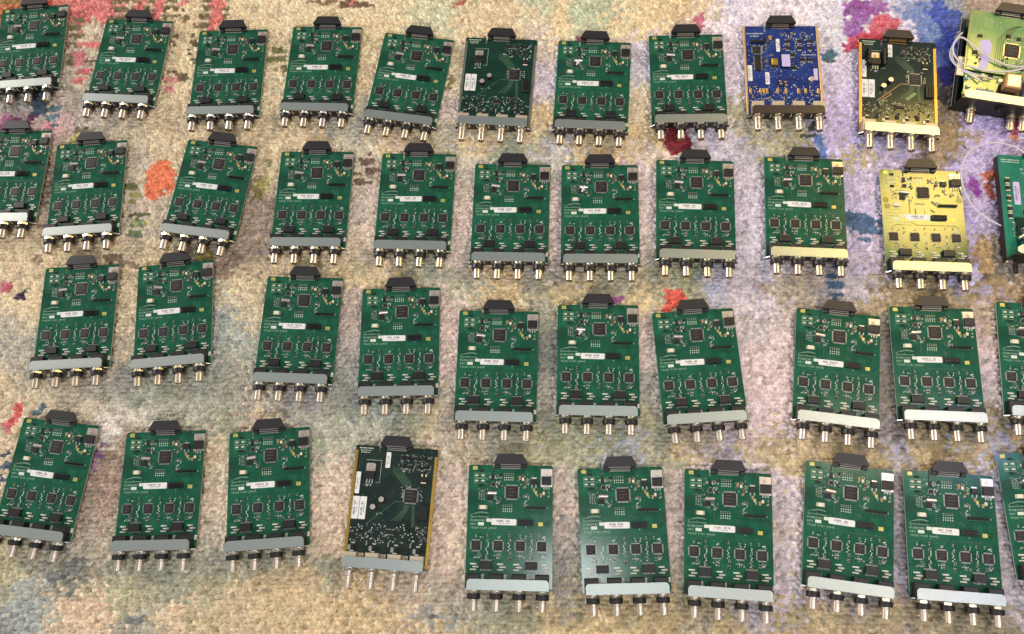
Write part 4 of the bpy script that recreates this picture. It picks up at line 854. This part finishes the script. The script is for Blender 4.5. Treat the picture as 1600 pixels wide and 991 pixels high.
# inspection stamps and glue blobs differ from board to board
ring = MB()
for k in range(14):
    a0, a1 = 2 * math.pi * k / 14, 2 * math.pi * (k + 1) / 14
    ring.flat([(3.4 * math.cos(a0), 3.4 * math.sin(a0) - 70), (3.4 * math.cos(a1), 3.4 * math.sin(a1) - 70), (2.6 * math.cos(a1), 2.6 * math.sin(a1) - 70), (2.6 * math.cos(a0), 2.6 * math.sin(a0) - 70)][::-1], .05, 'stamp_ink')
for s_, yy in (((-1.8, 1.8), .9), ((-1.6, 1.0), -.2), ((-.6, 1.7), -1.2)): ring.flat([(s_[0], yy - 70.3), (s_[1], yy - 70.3), (s_[1], yy - 69.7), (s_[0], yy - 69.7)], .05, 'stamp_ink')
ring_me = ring.mesh('inspection_stamp')
gb = MB(); gb.rod((0, -70, 0), (0, -70, 1), [(0, 2.4), (1.6, 2.2), (3.0, 1.4), (3.5, .3)], 'glue', n=10); gb.rod((1.2, -66.5, 0), (1.2, -66.5, 1), [(0, 1.7), (1.8, 1.4), (2.6, .3)], 'glue', n=8)
gb.rod((-1.4, -73.0, 0), (-1.4, -73.0, 1), [(0, 1.6), (1.5, 1.2), (2.2, .3)], 'glue', n=8)
glue_me = gb.mesh('glue_blob')
for key, t in GREEN.items():
    R = random.Random(key)
    spots = [(-44, -33), (-44, -43), (-43.5, -52), (45.6, -42), (45.7, -57), (44.8, -66)]
    for (px, py) in R.sample(spots, R.choice((1, 2, 3))):
        o = bpy.data.objects.new('inspection_stamp', ring_me); C.objects.link(o); o.parent = t
        o.location = ((px + R.uniform(-.8, .8)) * .001, (py + 70 + R.uniform(-1, 1)) * .001, 0); o.rotation_euler = (0, 0, R.uniform(-.6, .6))
    if key in glue_on:
        o = bpy.data.objects.new('glue_blob', glue_me); C.objects.link(o); o.parent = t; o.location = (-.0215, (-35.5 + 70) * .001, .0018)

d1 = make_dark('dark_green_mask', 'tin_edge', full=False, seed=5, lab3=(-37.0, -70.5, 15.5, 26))
place(d1, .0628, .6871, -.2749, 'dark green circuit board with grey rails and two upright white stickers in the far row')
d1['group'] = 'circuit boards with metal rails along their long edges'
d2 = make_dark('black_green_mask', 'gold', seed=8)
place(d2, -.1665, .1560, -.2603, 'dark circuit board with gold rails and a large white sticker in the nearest row')
d2['group'] = 'circuit boards with metal rails along their long edges'
d3 = make_dark('black_green_mask', 'copper_gold', seed=6, sink=True, sticker='paper', brk='white_metal')
place(d3, .5799, .5591, -.2923,  'dark circuit board with copper rails and black heat sink below the crimson rug patch')
d3.rotation_euler = (math.radians(2.2), math.radians(1.2), -.2923); d3.location.z = .002
d3['group'] = 'circuit boards with metal rails along their long edges'
bl = make_blue()
place(bl, .4382, .6191, -.2284, 'blue circuit board with copper rails and dark bracket in the far row')

# ------------------------------------------------------------------ the two taller assemblies at the right edge
def tall_panel(t, z1=30.0, dy=0.0):
    b = MB()
    x0, x1 = -47, 49
    top = [(x0 + 3, -139.6), (x1, -139.6), (x1, -132), (x1 - 4, -128.5), (x0 + 5, -128.5), (x0, -132), (x0, -137)]
    b.prism([(x, y + dy) for x, y in top], z1 - 1.4, z1, 'white_metal')
    b.box(0, -140.3 + dy, -3 - dy * .5, 100, 1.2, z1 + 1.8 + dy * .5, 'shadow_metal')
    return b.build('front_bracket', t)

def make_stack():
    R = random.Random(21)
    t = root('', 'tall two-storey boards with thin white coaxial cables')
    substrate(t, 'dark_green_mask', slot=False, r=1, y0=-126)
    tall_panel(t, 29, 13.5)
    # lower deck
    b = MB(); b.box(-47.5, -66, 0, 3, 118, 6, 'black_plastic', ch=.4); b.build('side_rail', t)
    # upper deck
    z = 22.0
    b = MB(); pts = [(-49, -84), (50, -84), (50, 0), (-49, 0)]
    b.prism(pts, z - 1.6, z, 'sheen_green_mask'); b.build('upper_board', t)
    b = MB(); b.prism([(-45, -122), (-9, -122), (-2, -96), (8, -84.5), (-45, -84.5)], z - 5.6, z - 4.0, 'sheen_green_mask'); b.build('lower_board', t)
    b = MB(); b.box(-51, -78, z - 6, 9, 26, 1.0, 'cream_part'); b.build('spacer_card', t)
    shroud(t, z=z)
    qfp(t, 7, -50, 17.5, 1.8, 'main_chip', 20, z=z, m='chip_black', frame='silver_tab')
    for x, y, w_, d_ in ((1, -31, 5, 5), (14, -33, 5, 5), (26, -40, 5, 4), (-34, -36, 5.5, 4), (-38, -60, 6, 5), (26, -72, 6, 4)):
        b = MB(); b.box(x, y, z, w_, d_, 2, 'chip_black', ch=.3); b.box(x, y - d_ / 2 - .8, z, w_ * .8, 1.2, .8, 'solder'); b.build('small_chip', t)
    b = MB(); b.box(26.5, -54, z, 3.4, 9, 1.6, 'red_part'); b.build('fuse', t)
    for x, y, m_ in ((-2, -92, 'silver_tab'), (-14, -88, 'chip_black'), (-24, -88, 'solder'), (-44, -96, 'blue_part'), (-40, -106, 'solder'), (-44, -116, 'pale_pad'), (-32, -118, 'chip_black'), (28, -86, 'chip_black'), (24, -88, 'solder')):
        b = MB(); b.box(x, y, z - 4, 5, 4, 3.4, m_, ch=.5); b.box(x, y - 2.6, z - 4, 4, 1.4, 1, 'solder'); b.build('small_block', t)
    b = MB(); b.rod((-30, -127, 22), (-30, -120, 22), [(0, 3.4), (5, 3.4), (5, 2.4), (12, 2.4)], 'nut_metal', n=10); b.build('coaxial_plug', t)
    b = MB(); b.rod((2, -128.5, 16), (2, -135, 16), [(0, 5), (1.5, 5), (1.5, 3), (5, 3)], 'shadow_metal', n=12); b.build('socket', t)
    b = MB(); b.prism([(-34, -42), (-22, -38), (-18, -46), (-20, -80), (-32, -80), (-30, -60)], z + .02, z + .06, 'lilac_lit_white'); b.build('label', t)
    b = MB(); b.box(10, -108, 6, 34, 30, 9, 'black_plastic', ch=.6); b.build('power_module', t)
    b = MB(); b.box(12, -93, 14, 20, 20, 13, 'tan_part', ch=1.0); b.box(12, -93, 27, 15, 15, .3, 'bright_metal'); b.build('oscillator', t)
    b = MB(); b.box(-20, -114, z - 4, 21, 10, 6, 'blue_part', ch=.5); b.build('relay', t)
    b = MB(); b.box(14, -112, 15.1, 8, 8, .2, 'lilac_lit_white'); b.build('label', t)
    b = MB(); b.box(33, -104, 10, 8, 36, 12, 'lilac_lit_white', ch=1.5); b.build('ribbon_cable', t)
    cs = []
    b = MB()
    for k in range(7): b.line([(-12 + k * 2.6, -76), (-12 + k * 2.6, -38 + k * 1.5), (-2 + k * 2.2, -22 + k * 1.2), (12 + k, -14)], .8, z + .04, 'trace_green')
    for k in range(4): b.line([(-40, -92 - k * 7), (-22, -90 - k * 7), (-15 + k, -98 - k * 6)], .5, z - 3.95, 'tan_part')
    b.line([(-47, -82), (-47, -3), (-35, -3)], 1.4, z + .04, 'tan_part')
    b.build('printed_marks', t, kind='stuff')
    b = MB(); scatter(b, -6, -28, 26, -42, 16, 'rp', R, z); scatter(b, -4, -60, 34, -80, 40, 'rrpb', R, z, 1.3); scatter(b, -30, -6, -4, -20, 8, 'p', R, z); scatter(b, -46, -62, -30, -80, 10, 'rbp', R, z, 1.3); scatter(b, -44, -86, -14, -122, 24, 'rpcb', R, z - 4)
    b.build('small_components', t, kind='stuff')
    zc = z + 4
    tube('coaxial_cable', t, [(70, -42, zc), (50, -62, zc + 3), (20, -76, zc + 1), (-10, -72, zc), (-40, -56, zc), (-58, -36, zc - 3), (-66, -50, zc - 10), (-60, -72, zc - 8), (-40, -82, zc - 3), (0, -88, zc + 2), (35, -70, zc + 5), (72, -34, zc + 3)], 1.15, 'white_cable')
    tube('coaxial_cable', t, [(-58, -40, zc - 6), (-68, -55, zc - 14), (-62, -74, zc - 14), (-46, -86, zc - 6), (-28, -92, zc - 3), (-12, -92, zc - 4)], 1.1, 'white_cable')
    tube('coaxial_cable', t, [(-56, -34, zc - 4), (-64, -44, zc - 12), (-64, -66, zc - 15), (-50, -84, zc - 10), (-40, -90, zc - 5), (-26, -98, zc - 4)], 1.1, 'white_cable')
    tube('coaxial_cable', t, [(24, -86, zc - 2), (36, -96, zc), (42, -112, zc), (42, -122, zc - 2)], 1.3, 'white_cable')
    for x, zz in ((-28, 6.7), (24, 3.5), (37, 6.7)):
        bnc(t, x, y=-127.7, z=zz, collar=False)
    return t
st = make_stack()
def place_px(t, u, v, z, a, lx, ly, label):
    p = unproj(u, v, z); ca, sa = math.cos(a), math.sin(a); lx *= .001; ly = (ly + 70) * .001
    t.location = (p[0] - (ca * lx - sa * ly), p[1] - (sa * lx + ca * ly), 0); t.rotation_euler = (0, 0, a); t['label'] = label
place_px(st, 1515, 14, PT + .034, -.40, -49, 0, 'two-storey circuit board with looped white cable and bright white bracket, top right corner')
st.rotation_euler = (math.radians(6.0), math.radians(1.0), -.40); st.location.z = .007

def make_edge_unit():
    R = random.Random(31)
    t = root('', 'tall two-storey boards with thin white coaxial cables')
    z = 8.0
    substrate(t, 'teal_mask', slot=False, z=z, r=.5)
    b = MB(); b.box(-49.6, -70, -1.5, 1.6, 138, 9.4, 'black_plastic', ch=.2); b.build('side_rail', t)
    tall_panel(t, 26)
    shroud(t, z=z)
    label_strip(t, -30.5, -52, 31, 8, math.pi / 2, 33, z=.06, m='lilac_lit_white', r=1.6).location.z = z * .001
    for k, y in enumerate((-36, -46, -60, -74, -84)):
        b = MB(); b.box(-41.5, y, z, 5, 4.6, 2.4, 'chip_black', ch=.3); b.box(-41.5, y + 3.4, z, 5, 1.8, 1.4, 'solder'); b.box(-41.5, y - 3.4, z, 5, 1.8, 1.4, 'solder'); b.build('capacitor', t)
    b = MB(); b.box(-22, -78, z, 6, 6, 3, 'chip_black', ch=.4); b.box(-22, -82, z, 5, 1.4, 1, 'solder'); b.build('small_chip', t)
    b = MB(); b.box(-6, -112, z + .1, 60, 52, 3, 'dark_green_mask', ch=.2); b.build('daughter_board', t)
    b = MB(); b.box(-26, -126, z + 3.1, 16, 14, 7, 'teal_mask', ch=.3); b.build('relay', t)
    b = MB(); b.rod((-40, -117, z + 10), (-26, -108, z + 12), [(0, 2.2), (9, 2.2), (9, 3.4), (13, 3.4), (13, 4.4), (17, 4.4)], 'bright_metal', n=16); b.build('coaxial_plug', t)
    b = MB(); b.box(-44, -142, -2, 8, 3, 5, 'bright_metal', ch=.5); b.box(-36, -150, -2, 4, 12, 4, 'chip_black', ch=.4); b.build('latch', t)
    b = MB(); scatter(b, -40, -88, -28, -110, 26, 'prp', R, z); scatter(b, -32, -96, 14, -114, 50, 'prp', R, z + 3, 1.4); scatter(b, -24, -60, 20, -86, 40, 'prc', R, z, 1.2); scatter(b, -24, -8, -16, -30, 6, 'p', R, z)
    b.build('small_components', t, kind='stuff')
    b = MB()
    for k in range(5): b.line([(-26 + k * 3, -90), (-26 + k * 3, -32), (-12 + k * 2, -18), (4, -16)], .35, z + .04, 'trace_pale' if k == 0 else 'trace_green')
    x = -46
    for yy in (-6.5, -9.5):
        x = -46
        while x < -24: b.box(x, yy, z + .02, R.uniform(.6, 1.4), 1.4, .02, 'silk'); x += 1.8
    b.build('printed_marks', t, kind='stuff')
    return t
eu = make_edge_unit(); eu_tilt = math.radians(3.0)
place_px(eu, 1556, 243, PT + .008, -.27, -50, 0, 'teal circuit board cut by the right edge, with dark side rail and arched white cable')
def loc(t, u, v, z):
    p = unproj(u, v, PT + z * .001); d = Vector((p[0] - t.location.x, p[1] - t.location.y)); a = -t.rotation_euler.z
    return ((d.x * math.cos(a) - d.y * math.sin(a)) * 1000, (d.x * math.sin(a) + d.y * math.cos(a)) * 1000 - 70, z)
tube('coaxial_cable', eu, [loc(eu, u, v, z) for u, v, z in ((1600, 241, 14), (1588, 231, 14), (1570, 226, 12), (1545, 224, 9), (1518, 232, 6), (1503, 250, 3), (1496, 275, 1), (1503, 300, 0), (1512, 318, 0), (1524, 334, 0), (1545, 346, 0), (1562, 354, 2))], .95, 'white_cable')
eu.rotation_euler = (0, eu_tilt, -.27)
# loose end of another cable at the right edge
ce = tube('cable', None, [(0, -70, 0), (10, -72, 2), (24, -80, 3), (50, -90, 3)], 1.3, 'white_cable')
p = unproj(1591, 217, .002); ce.location = (p[0], p[1], -.002); ce['label'] = 'white cable end entering from the right edge between the two tall boards'; ce['category'] = 'cable'
